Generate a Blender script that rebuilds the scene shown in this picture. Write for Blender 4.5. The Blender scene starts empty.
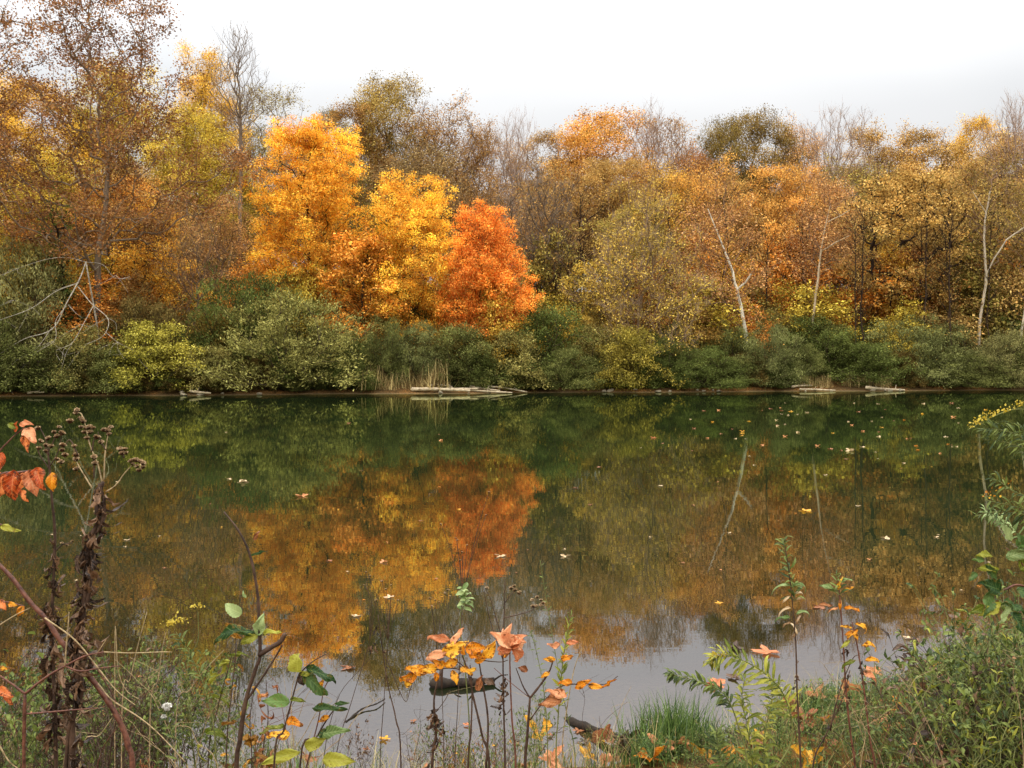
import bpy, math, random
import numpy as np
from mathutils import Vector
random.seed(7)
rng = np.random.default_rng(7)
F = 887.0; CAMH = 1.8; HY = 370.0
scene = bpy.context.scene
C = scene.collection

# ------------------------------------------------------------ basic helpers
def lin(r, g, b):
    f = lambda c: (c/255/12.92) if c/255 <= .04045 else ((c/255+.055)/1.055)**2.4
    return (f(r), f(g), f(b))
def at(px, py, Y):
    return np.array([(px-512)/F*Y, Y, CAMH-(py-HY)/F*Y])
def sstep(x, a, b):
    t = np.clip((x-a)/(b-a), 0, 1); return t*t*(3-2*t)
def shore(x):
    return np.interp(x, [-120, -34, 0, 46, 120], [52, 60, 69.5, 79, 84]) + 0.7*np.sin(x*.35)+.35*np.sin(x*.9+1)
def near_shore(x):
    return np.interp(x, [-30, -3, 0, .5, 1.2, 2.0, 3.2, 30], [4.2, 3.95, 3.9, 4.05, 4.4, 5.0, 5.9, 9.0]) + .07*np.sin(x*5)+.04*np.sin(x*11)
def ground_z(x, y):
    x = np.asarray(x, float); y = np.asarray(y, float)
    t = y-shore(x); n = near_shore(x)-y
    far = .35*sstep(t, -.3, 1.2)+1.0*sstep(t, 1, 8)+(13+3*sstep(-x, 5, 45))*sstep(t, 6, 72)
    near = .16*sstep(n, -.1, .5)+.12*sstep(n, .4, 3)
    bed = -1.6*sstep(np.minimum(-t, -n), -.2, 7) - .03*sstep(np.minimum(-t, -n), -.15, .3)
    z = far+near+bed
    z = z+.02*np.sin(x*7+y*3)*np.sin(y*6-x*2)*(np.abs(y) < 12)+.25*np.sin(x*.21)*np.sin(y*.17)*(t > 8)
    return z

def mesh_np(name, V, Q, mat, attrs=None, tri=False, smooth=False):
    """V (n,3), Q (m,k) faces of the same size k"""
    V = np.ascontiguousarray(V, np.float32); Q = np.ascontiguousarray(Q, np.int32)
    me = bpy.data.meshes.new(name); k = Q.shape[1]
    me.vertices.add(len(V)); me.vertices.foreach_set('co', V.ravel())
    me.loops.add(Q.size); me.loops.foreach_set('vertex_index', Q.ravel())
    me.polygons.add(len(Q)); me.polygons.foreach_set('loop_start', np.arange(0, Q.size, k, dtype=np.int32))
    me.polygons.foreach_set('loop_total', np.full(len(Q), k, np.int32))
    if smooth: me.polygons.foreach_set('use_smooth', np.ones(len(Q), bool))
    for an, av in (attrs or {}).items():
        a = me.attributes.new(an, 'FLOAT', 'POINT'); a.data.foreach_set('value', np.asarray(av, np.float32).ravel())
    me.update(calc_edges=True)
    if mat: me.materials.append(mat)
    return me
def link(name, me, parent=None, loc=None):
    o = bpy.data.objects.new(name, me); C.objects.link(o)
    if parent: o.parent = parent
    if loc is not None: o.location = [float(v) for v in loc]
    return o
def tag(o, label=None, cat=None, group=None, kind=None):
    if label: o['label'] = label
    if cat: o['category'] = cat
    if group: o['group'] = group
    if kind: o['kind'] = kind
    return o
def empty(name, loc, label, cat, group=None):
    o = link(name, None, None, loc); o.empty_display_size = .2
    return tag(o, label, cat, group)

# ------------------------------------------------------------ materials
class NT:
    def __init__(s, m):
        m.use_nodes = True; s.m = m; s.t = m.node_tree; s.t.nodes.clear()
    def n(s, ty, **kw):
        nd = s.t.nodes.new(ty)
        for k, v in kw.items():
            if k.startswith('i_'):
                nd.inputs[k[2:].replace('_', ' ')].default_value = v
            else: setattr(nd, k, v)
        return nd
    def l(s, a, b): s.t.links.new(a, b)
    def math(s, op, a, b=None, c=None, clamp=False):
        nd = s.n('ShaderNodeMath', operation=op, use_clamp=clamp)
        for i, v in enumerate((a, b, c)):
            if v is None: continue
            if isinstance(v, (int, float)): nd.inputs[i].default_value = v
            else: s.l(v, nd.inputs[i])
        return nd.outputs[0]
    def mix(s, f, a, b, blend='MIX'):
        nd = s.n('ShaderNodeMix', data_type='RGBA', blend_type=blend)
        for sock, v in ((nd.inputs[0], f), (nd.inputs[6], a), (nd.inputs[7], b)):
            if isinstance(v, (int, float)): sock.default_value = v
            elif isinstance(v, tuple): sock.default_value = (*v, 1) if len(v) == 3 else v
            else: s.l(v, sock)
        return nd.outputs[2]
    def ramp(s, f, stops):
        nd = s.n('ShaderNodeValToRGB'); cr = nd.color_ramp
        while len(cr.elements) < len(stops): cr.elements.new(.5)
        for e, (p, c) in zip(cr.elements, stops):
            e.position = p; e.color = (*c, 1) if len(c) == 3 else c
        s.l(f, nd.inputs[0]); return nd.outputs[0]
    def noise(s, scale, detail=3, vec=None, rough=.55, dist=0):
        nd = s.n('ShaderNodeTexNoise'); nd.inputs['Scale'].default_value = scale; nd.inputs['Detail'].default_value = detail
        nd.inputs['Roughness'].default_value = rough; nd.inputs['Distortion'].default_value = dist
        if vec is not None: s.l(vec, nd.inputs['Vector'])
        return nd.outputs['Fac']
    def out(s, sh): o = s.n('ShaderNodeOutputMaterial'); s.l(sh, o.inputs['Surface'])

def foliage_mat():
    m = bpy.data.materials.new('foliage'); t = NT(m)
    oi = t.n('ShaderNodeObjectInfo')
    a2 = t.n('ShaderNodeAttribute', attribute_type='OBJECT', attribute_name='tint2')
    v = t.n('ShaderNodeAttribute', attribute_name='v').outputs['Fac']
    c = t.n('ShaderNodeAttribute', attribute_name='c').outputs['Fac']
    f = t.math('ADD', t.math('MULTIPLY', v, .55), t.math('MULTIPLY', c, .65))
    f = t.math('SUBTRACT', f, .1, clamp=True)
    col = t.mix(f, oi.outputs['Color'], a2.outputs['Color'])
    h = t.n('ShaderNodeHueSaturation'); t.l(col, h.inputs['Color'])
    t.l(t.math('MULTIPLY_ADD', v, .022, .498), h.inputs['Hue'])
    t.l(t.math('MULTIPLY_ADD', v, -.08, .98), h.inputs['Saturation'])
    t.l(t.math('MULTIPLY_ADD', c, .95, t.math('MULTIPLY_ADD', v, .22, .45)), h.inputs['Value'])  # strong value swing per clump imitates highlights and dark gaps in the foliage
    d = t.n('ShaderNodeBsdfDiffuse'); tr = t.n('ShaderNodeBsdfTranslucent')
    t.l(h.outputs[0], d.inputs[0]); t.l(h.outputs[0], tr.inputs[0])
    mx = t.n('ShaderNodeMixShader'); mx.inputs[0].default_value = .25
    t.l(d.outputs[0], mx.inputs[1]); t.l(tr.outputs[0], mx.inputs[2]); t.out(mx.outputs[0])
    return m
def bark_mat():
    m = bpy.data.materials.new('bark'); t = NT(m)
    oi = t.n('ShaderNodeObjectInfo'); tc = t.n('ShaderNodeTexCoord')
    mp = t.n('ShaderNodeMapping'); mp.inputs['Scale'].default_value = (3, 3, .7); t.l(tc.outputs['Object'], mp.inputs[0])
    f = t.noise(2.2, 5, mp.outputs[0], .65)
    k = t.math('MULTIPLY_ADD', f, 1.6, .2)
    g = t.n('ShaderNodeHueSaturation'); t.l(oi.outputs['Color'], g.inputs['Color']); t.l(k, g.inputs['Value'])
    d = t.n('ShaderNodeBsdfDiffuse'); t.l(g.outputs[0], d.inputs[0]); t.out(d.outputs[0]); return m
def simple_mat(name, c1, c2, scale=20, rough=.7, spec=.2, bump=0, stretch=(1, 1, 1)):
    m = bpy.data.materials.new(name); t = NT(m); tc = t.n('ShaderNodeTexCoord')
    mp = t.n('ShaderNodeMapping'); mp.inputs['Scale'].default_value = stretch; t.l(tc.outputs['Object'], mp.inputs[0])
    f = t.noise(scale, 5, mp.outputs[0], .65)
    col = t.ramp(f, [(.32, c1), (.68, c2)])
    p = t.n('ShaderNodeBsdfPrincipled'); t.l(col, p.inputs['Base Color'])
    p.inputs['Roughness'].default_value = rough; p.inputs['Specular IOR Level'].default_value = spec
    if bump:
        b = t.n('ShaderNodeBump'); b.inputs['Strength'].default_value = bump; b.inputs['Distance'].default_value = .01
        t.l(f, b.inputs['Height']); t.l(b.outputs[0], p.inputs['Normal'])
    t.out(p.outputs[0]); return m
def near_leaf(name, c1, c2, spot=None, trans=.35, rib=.35, spots=.62):
    """leaf with midrib and side veins; attributes u (along) w (across -1..1) v (random)"""
    m = bpy.data.materials.new(name); t = NT(m); tc = t.n('ShaderNodeTexCoord')
    u = t.n('ShaderNodeAttribute', attribute_name='u').outputs['Fac']
    w = t.n('ShaderNodeAttribute', attribute_name='w').outputs['Fac']
    v = t.n('ShaderNodeAttribute', attribute_name='v').outputs['Fac']
    aw = t.math('ABSOLUTE', w)
    n1 = t.noise(70, 5, tc.outputs['Object'], .7)
    f = t.math('ADD', t.math('MULTIPLY', n1, .9), t.math('MULTIPLY', t.math('SUBTRACT', v, .5), .7))
    col = t.ramp(f, [(.25, c1), (.7, c2)])
    if spot:
        n2 = t.noise(90, 4, tc.outputs['Object'], .7)
        e = t.math('ADD', n2, t.math('MULTIPLY', aw, .08))
        sp = t.ramp(e, [(spots-.02, (0, 0, 0)), (spots+.05, (1, 1, 1))])
        col = t.mix(sp, col, spot)
    # veins
    ph = t.math('MULTIPLY', t.math('SUBTRACT', u, t.math('MULTIPLY', aw, .22)), 52.0)
    sv = t.math('GREATER_THAN', t.math('SINE', ph), .93)
    mr = t.math('LESS_THAN', aw, .05)
    ve = t.math('MULTIPLY', t.math('MAXIMUM', sv, mr), rib)
    lighter = tuple(min(1, x*1.7+.05) for x in c2)
    col = t.mix(ve, col, lighter)
    p = t.n('ShaderNodeBsdfPrincipled'); t.l(col, p.inputs['Base Color'])
    p.inputs['Roughness'].default_value = .5; p.inputs['Specular IOR Level'].default_value = .3
    bp = t.n('ShaderNodeBump'); bp.inputs['Strength'].default_value = .5; bp.inputs['Distance'].default_value = .002
    t.l(t.math('SUBTRACT', n1, t.math('MULTIPLY', ve, .6)), bp.inputs['Height']); t.l(bp.outputs[0], p.inputs['Normal'])
    tr = t.n('ShaderNodeBsdfTranslucent'); t.l(col, tr.inputs[0])
    mx = t.n('ShaderNodeMixShader'); mx.inputs[0].default_value = trans
    t.l(p.outputs[0], mx.inputs[1]); t.l(tr.outputs[0], mx.inputs[2]); t.out(mx.outputs[0]); return m

FOL = foliage_mat(); BARK = bark_mat()

def ground_mat():
    m = bpy.data.materials.new('leafy_soil'); t = NT(m); g = t.n('ShaderNodeNewGeometry')
    n1 = t.noise(.35, 5, g.outputs['Position'], .6); n2 = t.noise(22, 6, g.outputs['Position'], .75)
    vo = t.n('ShaderNodeTexVoronoi'); vo.inputs['Scale'].default_value = 14; t.l(g.outputs['Position'], vo.inputs['Vector'])
    vc = t.n('ShaderNodeSeparateColor'); t.l(vo.outputs['Color'], vc.inputs[0])
    litter = t.ramp(vc.outputs[0], [(0, lin(52, 38, 20)), (.45, lin(92, 66, 34)), (.7, lin(126, 84, 42)), (.9, lin(150, 104, 56))])
    soil = t.ramp(n2, [(.3, lin(38, 32, 22)), (.7, lin(84, 70, 48))])
    col = t.mix(t.ramp(n1, [(.4, (.2,)*3), (.62, (.9,)*3)]), soil, litter)
    sz = t.n('ShaderNodeSeparateXYZ'); t.l(g.outputs['Position'], sz.inputs[0])
    dry = t.math('MULTIPLY_ADD', sz.outputs[2], 6.0, .35, clamp=True)
    wet = t.ramp(n2, [(.3, lin(70, 60, 42)), (.7, lin(150, 128, 94))])
    col = t.mix(dry, wet, col)
    d = t.n('ShaderNodeBsdfDiffuse'); t.l(col, d.inputs[0])
    b = t.n('ShaderNodeBump'); b.inputs['Strength'].default_value = .8; b.inputs['Distance'].default_value = .03
    t.l(n2, b.inputs['Height']); t.l(b.outputs[0], d.inputs['Normal']); t.out(d.outputs[0]); return m

def water_mat():
    m = bpy.data.materials.new('pond_water'); t = NT(m); g = t.n('ShaderNodeNewGeometry')
    pos = g.outputs['Position']
    def mp(sx, sy):
        q = t.n('ShaderNodeMapping'); q.inputs['Scale'].default_value = (sx, sy, 1); t.l(pos, q.inputs[0]); return q.outputs[0]
    w1 = t.noise(1, 3, mp(.9, 2.6), .5)
    w2 = t.noise(1, 3, mp(5, 13), .6)
    w3 = t.noise(1, 2, mp(.12, .25), .5)
    gust = t.ramp(w3, [(.35, (.35,)*3), (.65, (1,)*3)])
    gb = t.n('ShaderNodeRGBToBW'); t.l(gust, gb.inputs[0])
    h = t.math('ADD', t.math('MULTIPLY', w1, .45), t.math('MULTIPLY', t.math('MULTIPLY', w2, .09), gb.outputs[0]))
    b = t.n('ShaderNodeBump'); b.inputs['Strength'].default_value = 1.0; b.inputs['Distance'].default_value = .0012
    t.l(h, b.inputs['Height'])
    lw = t.n('ShaderNodeFresnel'); lw.inputs['IOR'].default_value = 1.5; t.l(b.outputs[0], lw.inputs['Normal'])
    fr = t.math('MULTIPLY_ADD', lw.outputs[0], .80, .15, clamp=True)
    gl = t.n('ShaderNodeBsdfGlossy'); gl.inputs['Roughness'].default_value = .003
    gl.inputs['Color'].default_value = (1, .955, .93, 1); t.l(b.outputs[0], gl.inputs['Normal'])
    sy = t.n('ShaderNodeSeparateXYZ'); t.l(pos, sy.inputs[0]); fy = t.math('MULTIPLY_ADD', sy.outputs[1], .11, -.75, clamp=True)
    t.l(t.mix(fy, (1, .93, .95), (.63, .70, .49)), gl.inputs['Color'])  # reflection tone painted into the gloss colour: pinkish near, darker green far off
    # murky body, shallow and see-through close to the near bank
    sx = t.n('ShaderNodeSeparateXYZ'); t.l(pos, sx.inputs[0])
    cl = t.noise(.25, 3, pos, .5)
    body = t.ramp(cl, [(.3, lin(24, 31, 15)), (.7, lin(36, 45, 24))])
    df = t.n('ShaderNodeBsdfDiffuse'); t.l(body, df.inputs[0])
    tp = t.n('ShaderNodeBsdfTransparent'); tp.inputs[0].default_value = (.72, .66, .5, 1)
    edge = t.math('SUBTRACT', sx.outputs[1], t.math('MULTIPLY', t.math('MAXIMUM', sx.outputs[0], 0), .55))
    sh = t.math('MULTIPLY_ADD', edge, .33, -1.25, clamp=True)
    sh = t.math('MULTIPLY_ADD', sh, .85, .15)
    bd = t.n('ShaderNodeMixShader'); t.l(sh, bd.inputs[0]); t.l(tp.outputs[0], bd.inputs[1]); t.l(df.outputs[0], bd.inputs[2])
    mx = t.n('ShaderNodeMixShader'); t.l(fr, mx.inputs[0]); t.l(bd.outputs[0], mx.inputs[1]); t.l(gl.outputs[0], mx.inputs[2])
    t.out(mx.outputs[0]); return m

# ------------------------------------------------------------ setting
def grid(name, xs, ys, zf, mat):
    X, Y = np.meshgrid(xs, ys); V = np.stack([X, Y, zf(X, Y)], -1).reshape(-1, 3)
    nx, ny = len(xs), len(ys); i = np.arange(nx*ny).reshape(ny, nx)
    Q = np.stack([i[:-1, :-1], i[:-1, 1:], i[1:, 1:], i[1:, :-1]], -1).reshape(-1, 4)
    return link(name, mesh_np(name, V, Q, mat, smooth=True))
xs = np.unique(np.concatenate([np.linspace(-1500, -140, 12), np.linspace(-140, 140, 120), np.linspace(-7, 7, 141), np.linspace(140, 1500, 12)]))
ys = np.unique(np.concatenate([np.linspace(-600, -6, 10), np.linspace(-6, 9, 130), np.linspace(9, 48, 14), np.linspace(48, 92, 90), np.linspace(92, 180, 40), np.linspace(180, 1500, 12)]))
tag(grid('ground', xs, ys, ground_z, ground_mat()), kind='structure')
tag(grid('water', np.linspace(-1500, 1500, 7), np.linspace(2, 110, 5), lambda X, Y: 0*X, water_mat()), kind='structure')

# ------------------------------------------------------------ tree growing
def mst(trunks, P, bf=.35, step=.9, jit=.12, down=.6, seed=0):
    r = np.random.default_rng(seed)
    N = []; par = []; path = []
    for poly in trunks:
        poly = [np.asarray(p, float) for p in poly]
        if N:
            d = [np.linalg.norm(n-poly[0]) for n in N]; prev = int(np.argmin(d)); start = 1
        else:
            N.append(poly[0]); par.append(-1); path.append(0.); prev = 0; start = 1
        for a in range(start, len(poly)):
            A, B = N[prev] if a == start else poly[a-1], poly[a]
            L = np.linalg.norm(B-A); k = max(1, int(round(L/step)))
            for q in range(1, k+1):
                p = A+(B-A)*q/k
                if q < k: p = p+r.normal(0, jit*.25*step, 3)
                N.append(p); par.append(prev); path.append(path[prev]+L/k*.4); prev = len(N)-1
    n0 = len(N); P = np.asarray(P, float); n = len(P)
    best = np.full(n, 1e9); bp = np.zeros(n, int)
    def upd(j):
        d = P-N[j]; hh = np.hypot(d[:, 0], d[:, 1]); c = np.sqrt((d**2).sum(1))+down*np.maximum(0, hh*.75-d[:, 2])+bf*path[j]
        m = c < best; best[m] = c[m]; bp[m] = j
    lo = 0
    if n0 > 3: lo = max(1, int(n0*.12))
    for j in range(lo, n0): upd(j)
    done = np.zeros(n, bool)
    for _ in range(n):
        c = np.where(done, 1e12, best); i = int(np.argmin(c)); done[i] = True
        j = int(bp[i]); A = N[j]; B = P[i]; L = np.linalg.norm(B-A); k = max(1, int(round(L/step))); prev = j
        for q in range(1, k+1):
            f = q/k; p = A+(B-A)*f
            if q < k: p = p+r.normal(0, jit*step, 3)+np.array([0, 0, -.10*L*math.sin(f*math.pi)])
            N.append(p); par.append(prev); path.append(path[prev]+L/k); prev = len(N)-1
            upd(prev)
    return np.array(N), np.array(par), n0
def radii(N, par, tip, e=2.3):
    nn = len(N); acc = np.zeros(nn); ch = np.zeros(nn, int)
    for i in range(nn-1, -1, -1):
        if ch[i] == 0: acc[i] = tip**e
        p = par[i]
        if p >= 0: acc[p] += acc[i]; ch[p] += 1
    return acc**(1/e), ch
def tubes(A, B, ra, rb, k=5):
    D = B-A; L = np.linalg.norm(D, axis=1, keepdims=True)+1e-9; D = D/L
    up = np.where(np.abs(D[:, 2:3]) > .9, np.array([[1., 0, 0]]), np.array([[0, 0, 1.]]))
    U = np.cross(D, up); U /= np.linalg.norm(U, axis=1, keepdims=True); W = np.cross(D, U)
    ang = np.arange(k)*2*math.pi/k; cs, sn = np.cos(ang), np.sin(ang)
    ring = U[:, None, :]*cs[None, :, None]+W[:, None, :]*sn[None, :, None]
    V = np.concatenate([A[:, None]+ring*ra[:, None, None], B[:, None]+ring*rb[:, None, None]], 1)
    n = len(A); base = (np.arange(n)*2*k)[:, None, None]
    i = np.arange(k); q = np.stack([i, (i+1) % k, (i+1) % k+k, i+k], -1)[None]
    return V.reshape(-1, 3), (base+q).reshape(-1, 4)
def wood_mesh(N, par, rad, k=5, mat=None, name='wood', flare=0):
    i = np.arange(1, len(N)); i = i[par[i] >= 0]; p = par[i]
    ra = np.minimum(rad[p], rad[i]*1.25); rb = rad[i]
    if flare:
        z = N[:, 2]-N[0, 2]; fl = 1+flare*np.exp(-z/.5); ra = ra*fl[p]; rb = rb*fl[i]
    ext = (N[i]-N[p])*.04
    V, Q = tubes(N[p]-ext, N[i]+ext, ra, rb, k)
    return mesh_np(name, V, Q, mat or BARK, smooth=True)
def leaf_mesh(Cn, size, asp, v, c, upbias=.6, seed=0, mat=None, dirs=None, name='leaves', dj=.6):
    r = np.random.default_rng(seed); n = len(Cn)
    nor = r.normal(0, 1, (n, 3)); nor[:, 2] = np.abs(nor[:, 2])+upbias; nor /= np.linalg.norm(nor, axis=1, keepdims=True)
    if dirs is None: d = r.normal(0, 1, (n, 3))
    else: d = dirs+r.normal(0, dj, (n, 3))
    d -= (d*nor).sum(1, keepdims=True)*nor; d /= np.linalg.norm(d, axis=1, keepdims=True)+1e-9
    s = np.cross(nor, d); L = size*r.uniform(.6, 1.35, (n, 1)); W = L*asp*r.uniform(.7, 1.2, (n, 1))
    m = r.uniform(.35, .6, (n, 1))
    cup = nor*L*r.uniform(-.1, .25, (n, 1))
    V = np.stack([Cn-d*L*.5, Cn+d*L*(m-.5)+s*W*.5+cup, Cn+d*L*.5, Cn+d*L*(m-.5)-s*W*.5+cup], 1).reshape(-1, 3)
    Q = np.arange(4*n).reshape(n, 4)
    return mesh_np(name, V, Q, mat or FOL, {'v': np.repeat(v, 4), 'c': np.repeat(c, 4)})

def merge(parts):
    Vs, Qs, o = [], [], 0
    for V, Q in parts: Vs.append(V); Qs.append(Q+o); o += len(V)
    return np.vstack(Vs), np.vstack(Qs)
def envelope(r, n, H, R, base, prof, shell=.45, lobes=5, lobe=.22, fl=1.0):
    pr = np.asarray(prof, float); tt = np.linspace(0, 1, len(pr))
    t = r.uniform(0, 1, n*6); rr = np.interp(t, tt, pr); keep = r.uniform(0, pr.max()**1.6, n*6) < rr**1.6
    t = t[keep][:n]; rr = rr[keep][:n]; a = r.uniform(0, 2*math.pi, len(t))
    p1, p2, p3 = r.uniform(0, 6.28, 3)
    lob = 1+lobe*np.sin(a*lobes*.5+p1+t*5)*np.cos(t*7+p2)+lobe*.6*np.sin(a*3+p3-t*9)
    rad = R*rr*lob*r.uniform(0, 1, len(t))**shell
    z = base+(H-base)*t
    return np.stack([rad*np.cos(a), rad*np.sin(a)*fl, z], 1)

def grow(seed, H, R, base, prof, nclump=45, per=6, spread=(.8, .5), nleaf=12000, lsize=.22, asp=.7, tip=.02,
         trunk=None, trunk_top=.7, shell=.45, bf=.35, lspread=.33, up=.6, k=5, e=2.3, lobe=.22, step=.9, flare=.6,
         ldir=None, vdepth=.35, dead=0.0, down=.6, jit=.12, haze=0, hlen=1.0, hr=.009):
    r = np.random.default_rng(seed)
    cc = envelope(r, nclump, H, R, base, prof, shell, lobe=lobe)
    P = (cc[:, None]+r.normal(0, 1, (len(cc), per, 3))*np.array([spread[0], spread[0], spread[1]])).reshape(-1, 3)
    cl = np.repeat(np.arange(len(cc)), per)
    P[:, 2] = np.maximum(P[:, 2], base*.6+.2)
    if trunk is None:
        lean = r.normal(0, .02*H, 2); nseg = 5
        trunk = [[[0, 0, 0]]+[[lean[0]*(q/nseg)**1.5+r.normal(0, .01*H), lean[1]*(q/nseg)**1.5+r.normal(0, .01*H), H*trunk_top*q/nseg] for q in range(1, nseg+1)]]
    N, par, n0 = mst(trunk, P, bf, step, jit=jit, seed=seed, down=down)
    rad, ch = radii(N, par, tip, e)
    wood = wood_mesh(N, par, rad, k, flare=flare)
    crown = None
    if nleaf:
        tips = np.where((rad < tip*2.6) & (np.arange(len(N)) >= n0))[0]
        sel = tips[r.integers(0, len(tips), nleaf)]
        clump_c = r.uniform(0, 1, len(N))
        # smooth clump tone: low frequency noise of position
        f = .5+.5*np.sin(N[:, 0]*.8+seed)*np.cos(N[:, 1]*.7+seed*2)*np.sin(N[:, 2]*.9+seed)
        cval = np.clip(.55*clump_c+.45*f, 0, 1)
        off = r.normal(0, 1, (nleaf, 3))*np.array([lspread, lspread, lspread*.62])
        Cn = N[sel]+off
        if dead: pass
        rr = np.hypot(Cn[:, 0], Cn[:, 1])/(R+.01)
        c = np.clip(cval[sel]+.25*(rr-.6)+.2*(Cn[:, 2]-base)/(H-base)-.1, 0, 1)  # outer and upper leaves lightened in colour, imitating light on the crown
        dirs = None
        if ldir == 'out':
            o = N[sel]-np.array([0, 0, base*.3]); dirs = o/np.linalg.norm(o, axis=1, keepdims=True)+np.array([0, 0, .7])
        elif ldir == 'down': dirs = np.tile([0, 0, -1.], (nleaf, 1))
        crown = leaf_mesh(Cn, lsize, asp, r.uniform(0, 1, nleaf), c, up, seed, dirs=dirs)
    if haze:
        tips = np.where((rad < tip*3.2) & (np.arange(len(N)) >= n0))[0]; sel = tips[r.integers(0, len(tips), haze)]
        q = N[sel]-N[par[sel]]; q /= np.linalg.norm(q, axis=1, keepdims=True)+1e-9
        dr = q*.8+r.normal(0, .45, (haze, 3))+np.array([0, 0, .35]); dr /= np.linalg.norm(dr, axis=1, keepdims=True)
        L = r.uniform(.4, 1.0, (haze, 1))*hlen; A = N[sel]-q*r.uniform(0, .5, (haze, 1)); B = A+dr*L; m = (A+B)/2+r.normal(0, .05, (haze, 3))*L
        V1, Q1 = tubes(A, m, np.full(haze, hr), np.full(haze, hr*.8), 3); V2, Q2 = tubes(m, B, np.full(haze, hr*.8), np.full(haze, hr*.4), 3)
        V, Q = merge([(V1, Q1), (V2, Q2)]); vv = np.full(len(V), .5)
        twig = mesh_np('twigs', V, Q, BARK)
        return wood, crown, twig
    return wood, crown

# foliage tones are nudged to keep the woods from turning too red under bounced light
def tone(c, tree=True):
    k = (1.24, 1.34, 1.08) if tree else (1.22, 1.14, .82)
    return tuple(min(.92, a*b) for a, b in zip(c, k))
EGG = [.35, .72, .95, 1, .92, .8, .62, .42, .16]
CONE = [.55, .9, 1, .92, .78, .62, .45, .28, .08]
ROUND = [.3, .75, .95, 1, .95, .85, .65, .3]
VASE = [.12, .3, .5, .7, .88, 1, .95, .7, .3]
DOME = [1, 1, .96, .9, .8, .65, .4]

protos = {}
def extent(wood, crown):
    me = crown or wood; a = np.empty(len(me.vertices)*3, np.float32); me.vertices.foreach_get('co', a); a = a.reshape(-1, 3)
    return float(np.percentile(a[:, 2], 99.3)), float(np.percentile(np.abs(a[:, 0]), 98.6 if crown else 99.5))
def P_(name, H, R, wood, crown, twig=None): protos.setdefault(name, []).append((*extent(twig or wood, crown), wood, crown, twig))
for s in range(4):
    P_('oak', 20, 5.2, *grow(100+s, 20, 5.2, 5.5, [.45, .85, 1, 1, 1, .95, .85, .6], nclump=95, per=7, trunk_top=.45, spread=(.7, .45), nleaf=62000, lsize=.155, tip=.017, bf=.25, lspread=.46, shell=.6, lobe=.22, haze=1500))
for s in range(4):
    P_('thin', 20, 4.6, *grow(200+s, 20, 4.6, 4.5, [.4, .75, .95, 1, 1, .92, .8, .5], nclump=110, per=8, trunk_top=.45, spread=(.7, .5), nleaf=33000, lsize=.145, tip=.015, bf=.35, lspread=.48, shell=.6, lobe=.25, haze=3500, hlen=1.2))
for s in range(3):
    P_('bare', 20, 3.6, *grow(300+s, 20, 3.6, 5.0, [.2, .4, .65, .85, 1, .95, .75, .4], nclump=120, per=9, spread=(.45, .5), nleaf=0, tip=.011, bf=.6, shell=.7, e=2.2, down=1.4, trunk_top=.6, haze=3000, hlen=1.2, hr=.006))
for s in range(3):
    P_('slim', 18, 2.2, *grow(380+s, 18, 2.2, 5.0, VASE, nclump=26, per=5, spread=(.5, .5), nleaf=700, lsize=.15, tip=.018, bf=.6, shell=.7, e=2.6, down=1.3, trunk_top=.85))
for s in range(3):
    P_('twiggy', 18, 4.6, *grow(350+s, 18, 4.6, 4.0, [.5, .8, 1, 1, 1, .92, .8, .5], nclump=150, per=8, trunk_top=.35, spread=(.5, .5), nleaf=26000, lsize=.15, tip=.013, bf=.4, shell=.55, down=.9, lspread=.4, haze=4500, hlen=1.2, hr=.008))
for s in range(3):
    P_('small', 8, 2.8, *grow(400+s, 8, 2.8, 1.2, EGG, nclump=60, per=6, spread=(.55, .22), nleaf=8500, lsize=.18, tip=.013, bf=.35, lspread=.3, shell=.55, flare=.2, lobe=.35))
def stems(r, n, R, H):
    out = [[[0, 0, 0], [0, 0, H*.3]]]
    for q in range(n):
        a = r.uniform(0, 6.28); d = r.uniform(.25, .6)*R
        out.append([[0, 0, .0], [d*.35*math.cos(a), d*.35*math.sin(a), H*.25], [d*math.cos(a), d*math.sin(a), H*r.uniform(.45, .7)]])
    return out
for s in range(4):   # willow-like mounds with narrow upswept leaves
    r = np.random.default_rng(s+50)
    P_('willow', 5, 3.6, *grow(500+s, 5, 3.6, .25, DOME, nclump=110, per=5, spread=(.35, .4), nleaf=26000, lsize=.16, asp=.33, tip=.011, trunk=stems(r, 8, 3.6, 5), shell=.4, bf=.5, lspread=.24, ldir='out', up=.2, flare=0, lobe=.25, step=.7, down=1.2))
for s in range(3):   # broad leaved shrubs
    r = np.random.default_rng(s+80)
    P_('shrub', 4, 2.6, *grow(600+s, 4, 2.6, .2, DOME, nclump=75, per=5, spread=(.4, .22), nleaf=16000, lsize=.13, asp=.6, tip=.011, trunk=stems(r, 6, 2.6, 4), shell=.4, bf=.4, lspread=.24, up=.8, flare=0, lobe=.35, step=.6))

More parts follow.
